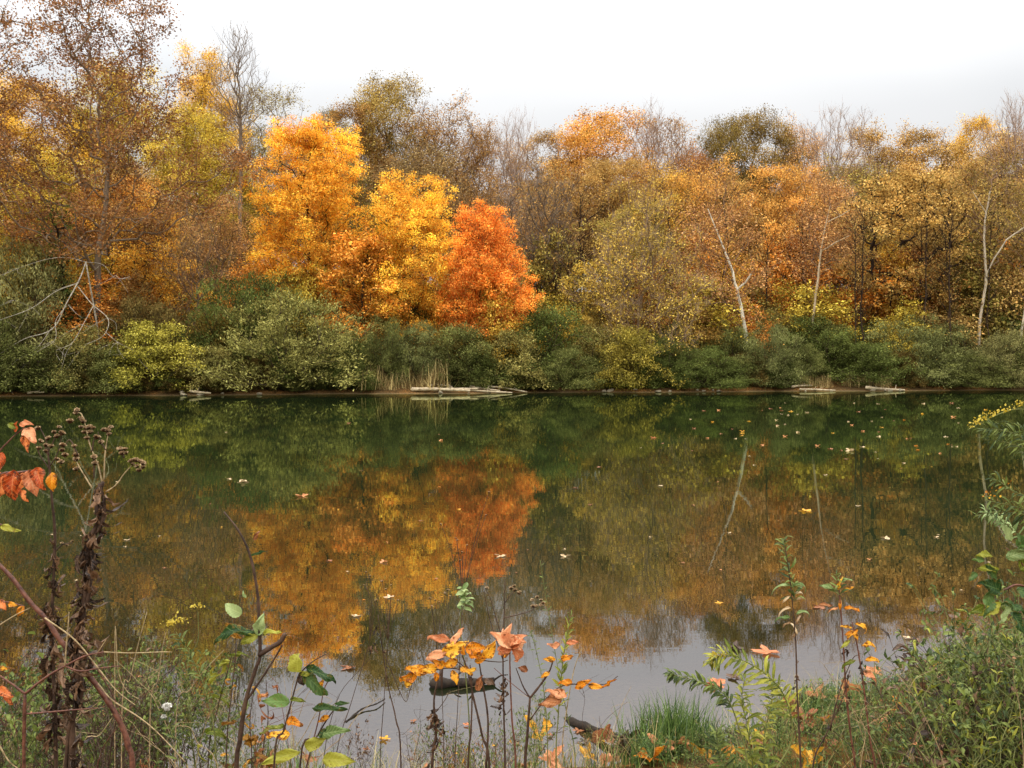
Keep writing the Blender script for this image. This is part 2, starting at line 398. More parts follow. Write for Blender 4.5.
def place_tree(kind, x, y, ztop, width, col, col2, label, name, cat='tree', group=None, bark=lin(96, 76, 58), var=None, sink=.15, meshes=None, seed=None):
    gz = float(ground_z(x, y)); H = ztop-gz
    if meshes: wood, crown = meshes[:2]; twig = meshes[2] if len(meshes) > 2 else None; e = extent(twig or wood, crown); sc = (1, 1, H/e[0]) if not width else (width/2/e[1], width/2/e[1], H/e[0])
    else:
        lst = protos[kind]; v = random.randrange(len(lst)) if var is None else var % len(lst)
        h0, r0, wood, crown, twig = lst[v]; sc = (width/2/r0, width/2/r0, H/h0)
    root = empty(name, (x, y, gz-sink), label, cat, group)
    root.rotation_euler = (0, 0, 0 if meshes else random.uniform(0, 6.28)); root.scale = sc
    w = link('stems' if cat == 'shrub' else 'trunk', wood, root); w.color = (*bark, 1)
    if twig: tw = link('twigs', twig, w); tw.color = (*[min(1, q*1.5+.03) for q in bark], 1)
    if crown:
        c = link('foliage' if cat == 'shrub' else 'crown', crown, root); tr_ = cat != 'shrub'; c.color = (*tone(col, tr_), 1); c['tint2'] = tone(col2, tr_)
    return root
def T(kind, px, py, wpx, Y, col, col2, label, name=None, group=None, **kw):
    p = at(px, py, Y); names = {'oak': 'broadleaf_tree', 'thin': 'thinning_tree', 'bare': 'bare_tree', 'twiggy': 'twiggy_tree', 'small': 'understory_tree'}
    return place_tree(kind, p[0], Y, p[2], wpx/F*Y, col, col2, label, name or names[kind], group=group, **kw)

# colours (dark tone, light tone)
TAN = (lin(110, 76, 38), lin(188, 138, 80)); GOLD = (lin(150, 98, 20), lin(224, 158, 46)); BRN = (lin(112, 74, 40), lin(168, 116, 66))
OLV = (lin(96, 78, 34), lin(158, 128, 62)); GRY = (lin(108, 82, 54), lin(156, 120, 82)); ORG = (lin(170, 82, 14), lin(236, 140, 36))
DGR = (lin(80, 62, 30), lin(130, 100, 50)); PNK = (lin(150, 94, 50), lin(200, 140, 84)); YGR = (lin(124, 98, 28), lin(200, 160, 52))
RST = (lin(112, 60, 26), lin(172, 102, 48))
def M(a, k=1.0): return tuple(tuple(min(.9, c*k) for c in q) for q in a)

# ---- skyline row
back = [
 ('oak', -40, 60, 110, 112, GOLD, 'golden crowned tree at the left edge behind the big brown tree'),
 ('oak', 30, 78, 110, 100, GOLD, 'yellow crowned tree showing through the big brown tree near the left edge'),
 ('oak', 118, 66, 90, 105, YGR, 'yellow green tree mostly hidden behind the big brown tree'),
 ('oak', 205, 54, 66, 108, GOLD, 'gold tree just left of the tall bare tree against the sky'),
 ('oak', 190, 110, 90, 96, YGR, 'olive gold tree below the gold tree and left of the bare trunk'),
 ('thin', 268, 92, 86, 112, OLV, 'olive grey rounded tree right of the tall bare tree, behind the tallest orange maple'),
 ('oak', 326, 110, 52, 120, DGR, 'small dark green crown in the dip of the skyline left of the olive tan tree'),
 ('oak', 388, 79, 84, 108, (lin(104, 80, 38), lin(160, 124, 66)), 'tallest olive tan tree rising above the yellow orange maple'),
 ('oak', 352, 110, 84, 104, BRN, 'brown olive tree behind the tallest orange maple, right of the dark green crown'),
 ('thin', 440, 106, 96, 108, BRN, 'grey brown thinning tree right of the tallest olive tan tree'),
 ('twiggy', 482, 124, 70, 112, BRN, 'brown twiggy tree on the skyline above the red orange maple'),
 ('bare', 516, 112, 52, 104, GRY, 'slim bare tree on the skyline right of the red orange maple'),
 ('oak', 546, 136, 70, 114, TAN, 'tan thinning tree between the slim bare tree and the round orange tan crown'),
 ('oak', 602, 114, 104, 110, (lin(136, 84, 30), lin(206, 138, 58)), 'broad orange tan crown standing highest in the middle skyline'),
 ('bare', 652, 106, 66, 112, GRY, 'bare grey crown right of the broad orange tan crown'),
 ('thin', 668, 118, 74, 116, BRN, 'grey brown thinning crown behind the bare grey crown in the middle skyline'),
 ('thin', 692, 146, 64, 108, RST, 'rusty brown tree left of the dark green crown'),
 ('oak', 722, 120, 52, 112, DGR, 'dark green crown left of the dark olive brown crown on the skyline'),
 ('oak', 758, 113, 76, 114, (lin(84, 66, 34), lin(136, 100, 50)), 'dark olive brown crown with a flat top on the right skyline'),
 ('thin', 800, 124, 60, 116, PNK, 'pinkish brown crown between the dark olive crown and the bare tree'),
 ('bare', 836, 106, 70, 104, (lin(120, 100, 84),)*2, 'bare reddish grey tree standing above the tan crowns on the right'),
 ('oak', 876, 130, 84, 112, TAN, 'tan crown right of the bare reddish grey tree'),
 ('oak', 926, 128, 96, 110, TAN, 'broad tan crown on the skyline above the spreading oak'),
 ('oak', 972, 118, 66, 116, GOLD, 'bright yellow gold crown on the right skyline'),
 ('bare', 1012, 96, 66, 106, (lin(120, 96, 76),)*2, 'bare tree at the top right edge of the woods'),
 ('oak', 1010, 134, 80, 110, TAN, 'tan orange crown under the bare tree at the right edge'),
 ('oak', 1062, 118, 100, 112, TAN, 'tan crown cut off by the right edge of the picture'),
 ('thin', 1110, 125, 100, 112, BRN, None), ('oak', -110, 40, 120, 108, TAN, None),
]
for kind, px, py, w, Y, cc, lab in back:
    T(kind, px, py, w*1.12, Y, *M(cc, 1.12), lab or 'brown crowned tree at the edge of the woods', bark=lin(140, 118, 102) if kind == 'bare' else lin(96, 76, 58),
      group='trees on the skyline')
mid = [
 ('twiggy', 298, 150, 90, 100, GRY, 'grey twiggy tree showing above and behind the tallest orange maple'),
 ('thin', 422, 150, 104, 98, GRY, 'dense grey brown tree between the yellow orange maple and the skyline'),
 ('thin', 350, 165, 70, 98, OLV, 'olive tree filling the gap between the two orange maples'),
 ('twiggy', 474, 172, 84, 96, BRN, 'brown twiggy tree behind the top of the red orange maple'),
 ('thin', 560, 168, 90, 98, TAN, 'thin tan tree left of the middle of the woods below the skyline'),
 ('twiggy', 540, 205, 80, 92, BRN, 'brown twiggy tree standing right of the red orange maple'),
 ('oak', 614, 158, 88, 98, TAN, 'tan orange crown under the highest middle crown'),
 ('thin', 668, 165, 76, 98, GOLD, 'thin golden tree behind the olive twiggy tree'),
 ('oak', 640, 205, 80, 92, OLV, 'olive crown behind the olive twiggy tree'),
 ('thin', 708, 162, 76, 96, (lin(160, 98, 36), lin(216, 150, 70)), 'thin orange tree behind the leaning white trunk'),
 ('oak', 742, 180, 60, 100, TAN, 'tan crown behind the pinkish sycamore'),
 ('oak', 786, 166, 78, 98, (lin(150, 94, 34), lin(212, 146, 68)), 'orange brown crown below the dark olive crown'),
 ('thin', 826, 170, 70, 96, PNK, 'pinkish thinning tree over the branched pale trunk'),
 ('twiggy', 850, 160, 90, 102, OLV, 'olive twiggy tree left of the spreading tan oak'),
 ('thin', 1000, 168, 96, 98, TAN, 'thin tan tree behind the forked white trunk'),
 ('oak', 966, 165, 90, 100, TAN, 'tan crown between the spreading oak and the forked white trunk'),
 ('thin', 1052, 175, 90, 94, OLV, 'olive tree cut off by the right edge behind the shrubs'),
 ('oak', 60, 160, 100, 88, YGR, 'yellow green tree low behind the big brown tree at the left'),
 ('oak', 20, 190, 90, 82, YGR, 'yellow green tree at the left edge above the grey shrub'),
 ('thin', 140, 165, 100, 84, TAN, 'tan tree behind the right half of the big brown tree'),
 ('oak', 118, 175, 90, 86, ORG, 'orange tree glowing through the trunks under the big brown tree'),
 ('oak', 235, 170, 66, 98, YGR, 'olive yellow tree at the foot of the tall bare trunk'),
 ('twiggy', 215, 200, 90, 84, PNK, 'pinkish twiggy tree left of the tallest orange maple'),
]
for kind, px, py, w, Y, cc, lab in mid:
    T(kind, px, py, w*1.12, Y, *M(cc, 1.1), lab, group='trees in the middle of the woods')

# ---- front row of individual trees
def hero(name, label, px, py, wpx, Y, col, cat='tree', bark=lin(70, 58, 46), group=None, **g):
    p = at(px, py, Y); gz = float(ground_z(p[0], Y)); H = p[2]-gz
    base = g.pop('base')*H
    ms = grow(g.pop('seed'), H, wpx/F*Y/2, base, g.pop('prof'), **g)
    return place_tree(None, p[0], Y, p[2], wpx/F*Y, *col, label, name, cat, group, bark, meshes=ms)
hero('oak_tree', 'huge tree with sparse brown leaves reaching the top of the frame at the left', 96, -44, 290, 68, (lin(98, 54, 32), lin(158, 98, 58)), bark=lin(120, 102, 84),
     base=.26, prof=[.55, .8, 1, .98, .92, .8, .68, .55, .4, .2], seed=11, nclump=170, per=6, spread=(.9, .55), nleaf=56000, lsize=.17, asp=.8, tip=.02, bf=.3, lspread=.4, shell=.6, trunk_top=.5, lobe=.3, haze=800)
hero('oak_tree', 'brown leaved tree leaning in from beyond the left edge of the frame', -50, -60, 190, 72, (lin(104, 62, 38), lin(160, 104, 64)), bark=lin(86, 74, 62),
     base=.3, prof=EGG, seed=12, nclump=110, per=6, spread=(.9, .55), nleaf=19000, lsize=.2, asp=.8, bf=.3, lspread=.4, shell=.6, trunk_top=.5)
hero('bare_tree', 'tall slim bare tree standing clear against the sky above the tallest maple', 240, 22, 58, 92, GRY, bark=lin(116, 100, 84),
     base=.52, prof=[.15, .45, .7, .9, 1, .95, .8, .5], seed=13, nclump=110, per=9, spread=(.4, .6), nleaf=0, tip=.012, bf=.6, shell=.7, e=2.15, down=1.6, trunk_top=.7, haze=1800, hlen=1.0, hr=.006)
MAP = dict(bark=lin(60, 48, 36), shell=.42, bf=.28, up=.9)
hero('maple_tree', 'tallest orange maple with a dense bright crown left of the other two', 310, 124, 114, 78, (lin(240, 112, 6), lin(255, 174, 28)),
     base=.16, prof=[.5, .78, .92, 1, 1, .96, .9, .8, .66], seed=21, nclump=260, per=6, spread=(.75, .4), nleaf=130000, lsize=.135, asp=.85, tip=.014, lspread=.30, lobe=.3, **MAP)
hero('maple_tree', 'yellow orange maple with a rounded top between the tallest maple and the red orange one', 408, 176, 104, 76, (lin(238, 118, 8), lin(255, 178, 30)),
     base=.14, prof=[.55, .8, .95, 1, 1, .95, .88, .78, .62], seed=22, nclump=230, per=6, spread=(.75, .4), nleaf=112000, lsize=.135, asp=.85, tip=.014, lspread=.30, lobe=.32, **MAP)
hero('maple_tree', 'red orange maple, the reddest and shortest of the three bright maples', 485, 208, 91, 75, (lin(242, 88, 4), lin(255, 142, 20)),
     base=.24, prof=[.6, .9, 1, .95, .88, .78, .68, .54, .36], seed=23, nclump=190, per=6, spread=(.65, .36), nleaf=90000, lsize=.135, asp=.85, tip=.014, lspread=.28, lobe=.3, **MAP)
hero('maple_tree', 'lower orange maple with dark gaps between the two tall orange maples', 362, 232, 84, 74, (lin(170, 92, 14), lin(226, 142, 34)),
     base=.12, prof=EGG, seed=24, nclump=60, per=7, spread=(.7, .24), nleaf=13000, lsize=.22, asp=.8, lspread=.27, **MAP)
hero('twiggy_tree', 'olive green twiggy tree with drooping fine branches in the middle of the far bank', 640, 186, 132, 77, (lin(134, 98, 32), lin(206, 158, 66)), bark=lin(120, 98, 78),
     base=.12, prof=[.9, 1, 1, .95, .88, .75, .58, .3], seed=31, nclump=160, per=7, trunk_top=.4, spread=(.8, .4), nleaf=17000, lsize=.18, asp=.6, tip=.015, bf=.4, lspread=.4, shell=.5, lobe=.35, haze=7000, hlen=1.2)
hero('twiggy_tree', 'yellow olive tree low on the bank between the red maple and the olive twiggy tree', 590, 262, 88, 79, (lin(134, 98, 28), lin(200, 152, 50)),
     base=.1, prof=DOME, seed=32, nclump=60, per=7, spread=(.7, .3), nleaf=11000, lsize=.19, asp=.65, lspread=.3, shell=.5, lobe=.35)
hero('twiggy_tree', 'pinkish brown bare branched tree in front of the woods left of the tallest maple', 193, 208, 78, 70, (lin(140, 98, 60), lin(178, 128, 82)), bark=lin(112, 90, 72),
     base=.2, prof=VASE, seed=33, nclump=60, per=6, spread=(.5, .5), nleaf=1500, lsize=.17, tip=.012, bf=.5, shell=.7, e=2.1, down=1.2, trunk_top=.4, haze=1100, hr=.007)
hero('orange_tree', 'small orange yellow tree behind the shrubs left of the tallest maple', 150, 200, 104, 74, (lin(206, 118, 16), lin(248, 168, 50)),
     base=.15, prof=EGG, seed=34, nclump=80, per=6, spread=(.7, .22), nleaf=16000, lsize=.17, lspread=.3, shell=.55)
hero('twiggy_tree', 'slim grey tree with few leaves just right of the red orange maple', 540, 170, 84, 84, BRN, bark=lin(96, 82, 68),
     base=.3, prof=VASE, seed=35, nclump=90, per=7, spread=(.6, .6), nleaf=2600, lsize=.2, tip=.016, bf=.5, shell=.7, down=1.1, trunk_top=.5, haze=5000)
# spreading tan oak with dark limbs
hero('oak_tree', 'spreading tan oak with dark crooked limbs on the right of the far bank', 906, 176, 148, 88, (lin(122, 84, 38), lin(200, 146, 80)), bark=lin(50, 40, 34),
     base=.3, prof=[.5, .8, .95, 1, .95, .85, .65, .35], seed=41, nclump=80, per=6, spread=(.8, .4), nleaf=21000, lsize=.24, tip=.034, bf=.2, lspread=.34, shell=.45, trunk_top=.4, jit=.25, down=.15)
hero('oak_tree', 'dark limbed tan tree right of the spreading oak, behind the forked white trunk', 975, 188, 120, 92, (lin(112, 84, 40), lin(184, 138, 72)), bark=lin(56, 46, 38),
     base=.28, prof=ROUND, seed=42, nclump=70, per=6, spread=(.8, .4), nleaf=8500, lsize=.24, tip=.034, bf=.2, lspread=.34, shell=.5, trunk_top=.4, jit=.25, down=.15)
hero('ivy_tree', 'dark leaning tree trunk wrapped in green ivy below the big brown tree', 62, 190, 60, 66, (lin(54, 66, 30), lin(96, 104, 44)), bark=lin(52, 42, 34),
     base=.3, prof=[1, .7, .5, .6, .8, .5], seed=43, nclump=26, per=5, spread=(.3, .5), nleaf=2600, lsize=.19, tip=.03, lspread=.3, shell=.9)

def path_tree(name, label, Y, lines, crownpx, wpx, H0, col, seed, nleaf, bark, nclump=60, tip=.012, r_base=.22, lsize=.18, base_t=.45, e=2.3, prof=EGG):
    """tree whose white trunk follows the given picture line; crown centre column at crownpx"""
    b = at(*lines[0][0], Y); gz = float(ground_z(b[0], Y)); b[2] = gz; r = np.random.default_rng(seed)
    tr = []
    for ln in lines:
        dy = 0; pts = []
        for q, (x, y) in enumerate(ln):
            p = at(x, y, Y)-b; p[1] = (0 if ln is lines[0] else .35*q)*(-1 if len(tr) % 2 else 1); pts.append(p)
        if ln is lines[0]: pts[0] = np.array([0, 0, 0.])
        tr.append(pts)
    top = at(crownpx, H0, Y)-b; H = top[2]
    cc = envelope(r, nclump, H, wpx/F*Y/2, H*base_t, prof, .6); cc[:, 0] += top[0]; cc[:, 1] += 2.2
    P = (cc[:, None]+r.normal(0, .55, (len(cc), 7, 3))).reshape(-1, 3)
    N, par, n0 = mst(tr, P, .35, .8, seed=seed, down=1.0); rad, ch = radii(N, par, tip, e)
    rad[:n0] = np.clip(rad[:n0], r_base*(1-.85*np.clip(N[:n0, 2]/max(q_[2] for q_ in tr[0]), 0, 1)), r_base)
    # side lines of the skeleton are limbs: thinner
    first = sum(max(1, int(round(np.linalg.norm(np.array(tr[0][a])-np.array(tr[0][a-1]))/.8))) for a in range(1, len(tr[0])))+1
    rad[first:n0] = np.minimum(rad[first:n0], r_base*.36)
    i = np.arange(1, n0); pr = par[i]
    V, Q = tubes(N[pr], N[i]+(N[i]-N[pr])*.05, rad[pr] if False else np.minimum(rad[pr], rad[i]*1.2), rad[i], 7)
    trunk = mesh_np('trunk', V, Q, BARK, smooth=True)
    i = np.arange(n0, len(N)); pr = par[i]
    V, Q = tubes(N[pr], N[i]+(N[i]-N[pr])*.05, np.minimum(rad[pr], rad[i]*1.25), rad[i], 4)
    twig = mesh_np('twigs', V, Q, BARK, smooth=True)
    tips = i[rad[i] < tip*2.6]; sel = tips[r.integers(0, len(tips), nleaf)]
    crown = leaf_mesh(N[sel]+r.normal(0, .35, (nleaf, 3)), lsize, .75, r.uniform(0, 1, nleaf), r.uniform(0, 1, len(N))[sel], .5, seed)
    root = empty(name, (b[0], Y, gz-.1), label, 'tree')
    o = link('trunk', trunk, root); o.color = (*bark, 1)
    o = link('twigs', twig, o); o.color = (*lin(112, 88, 70), 1)
    o = link('crown', crown, root); o.color = (*col[0], 1); o['tint2'] = col[1]
    return root
WHT = lin(176, 160, 138)
path_tree('white_trunk_tree', 'leaning white trunked tree with pinkish brown leaves right of the middle', 79, [[(750, 372), (746, 338), (741, 305), (733, 272), (722, 243), (708, 208)], [(738, 290), (745, 281), (749, 274)]],
          724, 120, 168, PNK, 61, 11000, lin(210, 200, 180), nclump=120, base_t=.25, r_base=.24)
path_tree('white_trunk_tree', 'pale slim trunk with one long side branch right of the leaning white trunk', 83, [[(811, 360), (813, 318), (817, 285), (821, 250), (826, 222), (830, 205)], [(821, 252), (834, 242), (846, 236)], [(826, 222), (842, 214), (852, 208)]],
          832, 80, 168, PNK, 62, 5000, lin(172, 152, 124), nclump=60, r_base=.17)
path_tree('white_trunk_tree', 'forked white trunked tree near the right edge with a bare spreading top', 83, [[(976, 356), (980, 318), (986, 282), (985, 258), (984, 238), (986, 212), (990, 190)], [(986, 276), (992, 258), (1002, 240), (1018, 228)], [(986, 212), (980, 198), (976, 188)]],
          1000, 110, 140, OLV, 63, 3000, WHT, nclump=90, r_base=.19, prof=VASE)
path_tree('white_trunk_tree', 'slender pale trunk at the very right edge of the far bank', 82, [[(1018, 362), (1021, 335), (1026, 300), (1030, 260), (1028, 225)]],
          1028, 60, 190, OLV, 64, 900, lin(184, 170, 148), nclump=40, r_base=.14)

# ---- understory, scattered
ucols = [ORG, GOLD, YGR, OLV, TAN, OLV, BRN, YGR, RST]
unames = ['orange', 'golden', 'yellow green', 'olive', 'tan', 'olive', 'brown', 'yellow green', 'rusty']
for i in range(74):
    px = random.uniform(-60, 1090); Y0 = float(shore(at(px, 0, 75)[0])); Y = Y0+random.uniform(6, 34)
    right = px > 560
    ci = random.choice([0, 1, 2, 4, 5, 7, 8] if right else [1, 2, 3, 5, 6, 7])
    top = random.uniform(245, 330)-(Y-Y0)*1.2
    if px < 250: top = random.uniform(225, 320); ci = random.choice([0, 1, 2, 3, 5, 6])
    T('small', px, top, random.uniform(50, 90), Y, *M(ucols[ci], 1.05 if ci else .85), f'small {unames[ci]} leaved tree in the understory of the woods', group=f'{unames[ci]} understory trees', bark=lin(64, 52, 42))
# named accents
for px, py, w, Y, cc, lab in [
 (810, 282, 96, 86, YGR, 'yellow leaved understory tree with layered branches left of the pale branched trunk'),
 (862, 262, 90, 90, ORG, 'bright orange understory tree below the spreading tan oak'),
 (790, 236, 80, 94, ORG, 'orange understory tree seen behind the pale branched trunk'),
 (925, 262, 96, 98, M(ORG, 1.1), 'orange red understory tree glowing behind the dark oak limbs'),
 (756, 268, 60, 92, ORG, 'orange tree behind the foot of the leaning white trunk'),
 (700, 230, 60, 92, ORG, 'small orange tree left of the leaning white trunk'),
 (40, 222, 80, 78, M(ORG, 1.1), 'red orange tree low at the left edge above the grey shrubs'),
 (700, 282, 90, 82, YGR, 'yellow green tree right of the olive twiggy tree'),
 (552, 290, 60, 82, YGR, 'yellow green sapling right of the red orange maple'),
 (965, 292, 60, 88, YGR, 'yellow leaved sapling left of the forked white trunk'),
 (250, 262, 60, 74, ORG, 'orange tree between the bare branched tree and the tallest maple'),
]:
    T('small', px, py, w, Y, *cc, lab)
T('twiggy', 412, 226, 90, 86, *BRN, 'brown twiggy tree in the shade behind the yellow orange maple'); T('thin', 372, 240, 80, 84, *OLV, 'olive tree in the shade between the two tall orange maples')
for i in range(30):
    px = random.choice([random.uniform(540, 1040), random.uniform(540, 1040), random.uniform(20, 250)]); Y = random.uniform(80, 92)
    T('slim', px, random.uniform(170, 225), random.uniform(30, 48), Y, *TAN, 'slim dark leafless tree standing among the front trees of the woods', name='slim_tree', group='slim dark trees in the woods', bark=lin(58, 46, 38))
# distant trees on the ridge
for i in range(46):
    px = -120+i*27+random.uniform(-9, 9); Y = random.uniform(128, 165)
    T(random.choice(['oak', 'thin', 'twiggy']), px, random.uniform(168, 205) if not 820 < px < 870 else 215, random.uniform(60, 84), Y, *M(random.choice([TAN, BRN, OLV, GRY]), .8), 'far tree low on the ridge behind the woods', name='ridge_tree', group='far trees on the ridge')

# ---- shore shrubs  (px, width px, top py, depth behind shore, colours, kind, label)
G1 = (lin(56, 64, 32), lin(112, 112, 66)); G2 = (lin(72, 70, 36), lin(148, 134, 80)); G3 = (lin(50, 60, 28), lin(98, 104, 54)); G4 = (lin(76, 76, 46), lin(142, 134, 92))
G5 = (lin(84, 88, 26), lin(164, 148, 60)); G6 = (lin(68, 74, 44), lin(124, 124, 82)); G7 = (lin(112, 88, 20), lin(206, 158, 44))
shr = [
 (14, 120, 254, 4.5, G4, 'willow', 'tall grey green willow mound behind the bleached dead branches'),
 (-30, 90, 300, 2, G1, 'willow', 'green willow cut off by the left edge'),
 (34, 84, 338, 1.0, G1, 'shrub', 'dark green waterside shrub at the foot of the grey willow mound'),
 (82, 74, 318, 2.0, G2, 'shrub', 'olive shrub with yellow tips right of the dead branches'),
 (112, 66, 340, .9, G1, 'shrub', 'dark shrub overhanging the water left of the bright yellow green bush'),
 (154, 80, 334, 1.2, G5, 'shrub', 'bright yellow green bush, the lightest on the left bank'),
 (150, 96, 306, 4.5, (lin(76, 62, 36), lin(124, 104, 62)), 'willow', 'dull brown shrub above the bright yellow green bush'),
 (204, 64, 338, 1.6, G2, 'shrub', 'olive shrub between the bright yellow green bush and the big willow'),
 (246, 124, 280, 5.5, G3, 'willow', 'dark blue green shrub rising behind the big olive willow'),
 (290, 134, 296, 1.6, (lin(72, 70, 36), lin(138, 130, 78)), 'willow', 'big rounded olive willow, the largest bush at the water edge'),
 (348, 58, 338, 1.2, G3, 'willow', 'green bush tucked against the right side of the big olive willow'),
 (384, 56, 338, 3.2, G1, 'willow', 'green bush behind the left end of the tan reeds'),
 (418, 64, 330, 3.6, G6, 'willow', 'grey green bush behind the tan reeds'),
 (462, 70, 338, 3.2, G1, 'shrub', 'green shrub behind the driftwood pile'),
 (498, 60, 314, 5.0, G7, 'shrub', 'golden leaved bush under the red orange maple'),
 (512, 70, 346, 1.6, G2, 'shrub', 'olive shrub right of the driftwood pile'),
 (546, 82, 330, 2.4, G3, 'shrub', 'deep green shrub below the golden leaved bush'),
 (566, 60, 350, 1.0, G1, 'willow', 'low green willow right of the driftwood pile'),
 (600, 76, 330, 3.0, G2, 'shrub', 'olive gold shrub left of the yellow tipped shrub'),
 (634, 72, 342, 1.1, (lin(76, 80, 30), lin(156, 132, 52)), 'shrub', 'yellow tipped green shrub in the middle of the far shore'),
 (668, 50, 352, 2.0, G3, 'willow', 'dark green bush right of the yellow tipped shrub'),
 (700, 76, 342, 1.2, G3, 'willow', 'dark green bush left of the foot of the leaning white trunk'),
 (734, 60, 336, 3.5, G1, 'willow', 'green bush hiding the foot of the leaning white trunk'),
 (768, 66, 338, 1.6, G6, 'willow', 'pale grey green bush right of the leaning white trunk'),
 (800, 50, 344, 3.2, G1, 'willow', 'green bush left of the tan grass on the right shore'),
 (834, 66, 342, 4.5, G3, 'shrub', 'green shrub behind the tan grass on the right shore'),
 (872, 62, 350, 2.2, G3, 'shrub', 'bright green shrub right of the tan grass'),
 (908, 84, 330, 3.0, G6, 'willow', 'blue green willow below the spreading tan oak'),
 (944, 88, 322, 4.5, G6, 'willow', 'tall grey green willow left of the forked white trunk'),
 (962, 74, 345, 1.2, G1, 'willow', 'green willow at the foot of the forked white trunk'),
 (1004, 70, 342, 1.8, G4, 'willow', 'pale green willow at the right edge of the far shore'),
 (1045, 70, 338, 1.6, G1, 'willow', 'green willow cut off by the right edge'),
 (1030, 80, 318, 6, G3, 'willow', 'dark green shrub behind the pale willow at the right edge'),
 (-90, 90, 300, 2, G1, 'willow', 'green willow cut off by the left edge'), (1100, 90, 330, 2, G1, 'willow', 'green willow cut off by the right edge'),
]
for i, (px, w, py, dd, cc, kind, lab) in enumerate(shr):
    Y = 69.0
    for _ in range(4): Y = float(shore(at(px, 0, Y)[0]))+dd
    p = at(px, py-(14 if 320 < px < 640 else 4)+11*math.sin(px*1.7), Y)
    place_tree(kind, p[0], Y, p[2], w/F*Y*1.12, *M(cc, 1.08 if abs(px-290) > 4 else 1.3), lab, 'willow_bush' if kind == 'willow' else 'leafy_bush', 'shrub', 'bushes along the far shore', bark=lin(70, 60, 46), var=i)
# filler shrubs, second and third tiers
for i in range(64):
    px = -70+i*18.5+random.uniform(-8, 8); Y = 69.0; dd = random.uniform(5, 13)
    for _ in range(4): Y = float(shore(at(px, 0, Y)[0]))+dd
    p = at(px, random.uniform(300, 345), Y); q = random.randrange(5)
    cc = [G1, G2, G3, OLV, (lin(96, 70, 30), lin(150, 112, 52))][q]
    nm = ['green', 'olive', 'dark green', 'dull olive', 'brown']
    place_tree(['willow', 'shrub'][i % 2], p[0], Y, p[2], random.uniform(52, 80)/F*Y, *M(cc, .95), f'{nm[q]} shrub in the thicket behind the shore bushes', 'thicket_shrub', 'shrub', f'{nm[q]} thicket shrubs', bark=lin(60, 50, 40), var=i)
for i in range(58):   # low skirt at the waterline
    px = -50+i*19.5+random.uniform(-7, 7)
    if 372 < px < 450 or 785 < px < 900: continue
    Y = 69.0; dd = random.uniform(.9, 1.8)+(.5 if px > 440 else 0)
    for _ in range(4): Y = float(shore(at(px, 0, Y)[0]))+dd
    p = at(px, random.uniform(350, 376), Y); q = random.randrange(3); cc = [G1, G3, (lin(70, 56, 30), lin(116, 92, 50))][q]
    place_tree('shrub', p[0], Y, p[2], random.uniform(34, 52)/F*Y, *M(cc, .7), f'low {["green", "dark green", "brown"][q]} waterside shrub below the bushes', 'waterside_shrub', 'shrub', f'low {["green", "dark green", "brown"][q]} waterside shrubs', bark=lin(50, 42, 32), var=i)

# ---- polylines into tubes (used by dead wood and near plants)
def smooth_path(pts, sub=5):
    P = np.array(pts, float)
    if len(P) < 3:
        return np.array([P[0]+(P[-1]-P[0])*k/sub for k in range(sub+1)])
    Q = np.vstack([2*P[0]-P[1], P, 2*P[-1]-P[-2]]); out = []
    for i in range(1, len(Q)-2):
        for k in range(sub):
            t = k/sub; a, b, c, d = Q[i-1], Q[i], Q[i+1], Q[i+2]
            out.append(.5*((2*b)+(-a+c)*t+(2*a-5*b+4*c-d)*t*t+(-a+3*b-3*c+d)*t**3))
    out.append(P[-1]); return np.array(out)
def tube_path(pts, r0, r1, k=6, knob=.12, r=None, cap=True, sub=5):
    """continuous tube -> V,Q ; uneven radius; closed with a pointed end ring"""
    r = r or rng; S = smooth_path(pts, sub); n = len(S)
    rad = np.linspace(r0, r1, n)*(1+r.uniform(-knob, knob, n))
    T_ = np.gradient(S, axis=0); T_ /= np.linalg.norm(T_, axis=1, keepdims=True)+1e-9
    U = np.cross(T_[0], [.3, .9, .2]); U /= np.linalg.norm(U); V = []
    for i in range(n):
        U = U-T_[i]*np.dot(U, T_[i]); U /= np.linalg.norm(U)+1e-9; W = np.cross(T_[i], U)
        for a in range(k):
            an = a*2*math.pi/k; V.append(S[i]+(U*math.cos(an)+W*math.sin(an))*rad[i])
    if cap:
        for e_, i in ((0, 0), (1, n-1)):
            for a in range(k): V.append(S[i]+T_[i]*(rad[i]*.6)*(1 if e_ else -1)+.0001*(V[i*k+a]-S[i]))
    V = np.array(V); i = np.arange(n-1)[:, None]*k; a = np.arange(k)[None]
    Q = np.stack([i+a, i+(a+1) % k, i+(a+1) % k+k, i+a+k], -1).reshape(-1, 4)
    if cap:
        a = np.arange(k); b0 = n*k; b1 = n*k+k; l = (n-1)*k
        Q = np.vstack([Q, np.stack([b0+a, b0+(a+1) % k, (a+1) % k, a], -1), np.stack([l+a, l+(a+1) % k, b1+(a+1) % k, b1+a], -1)])
    return V, Q

DEADW = simple_mat('bleached_wood', lin(120, 108, 92), lin(196, 184, 166), 6, .8, .1, .3, (1, 1, 1))
WETW = simple_mat('wet_dark_wood', lin(20, 16, 12), lin(52, 42, 32), 24, .7, .15, .6)
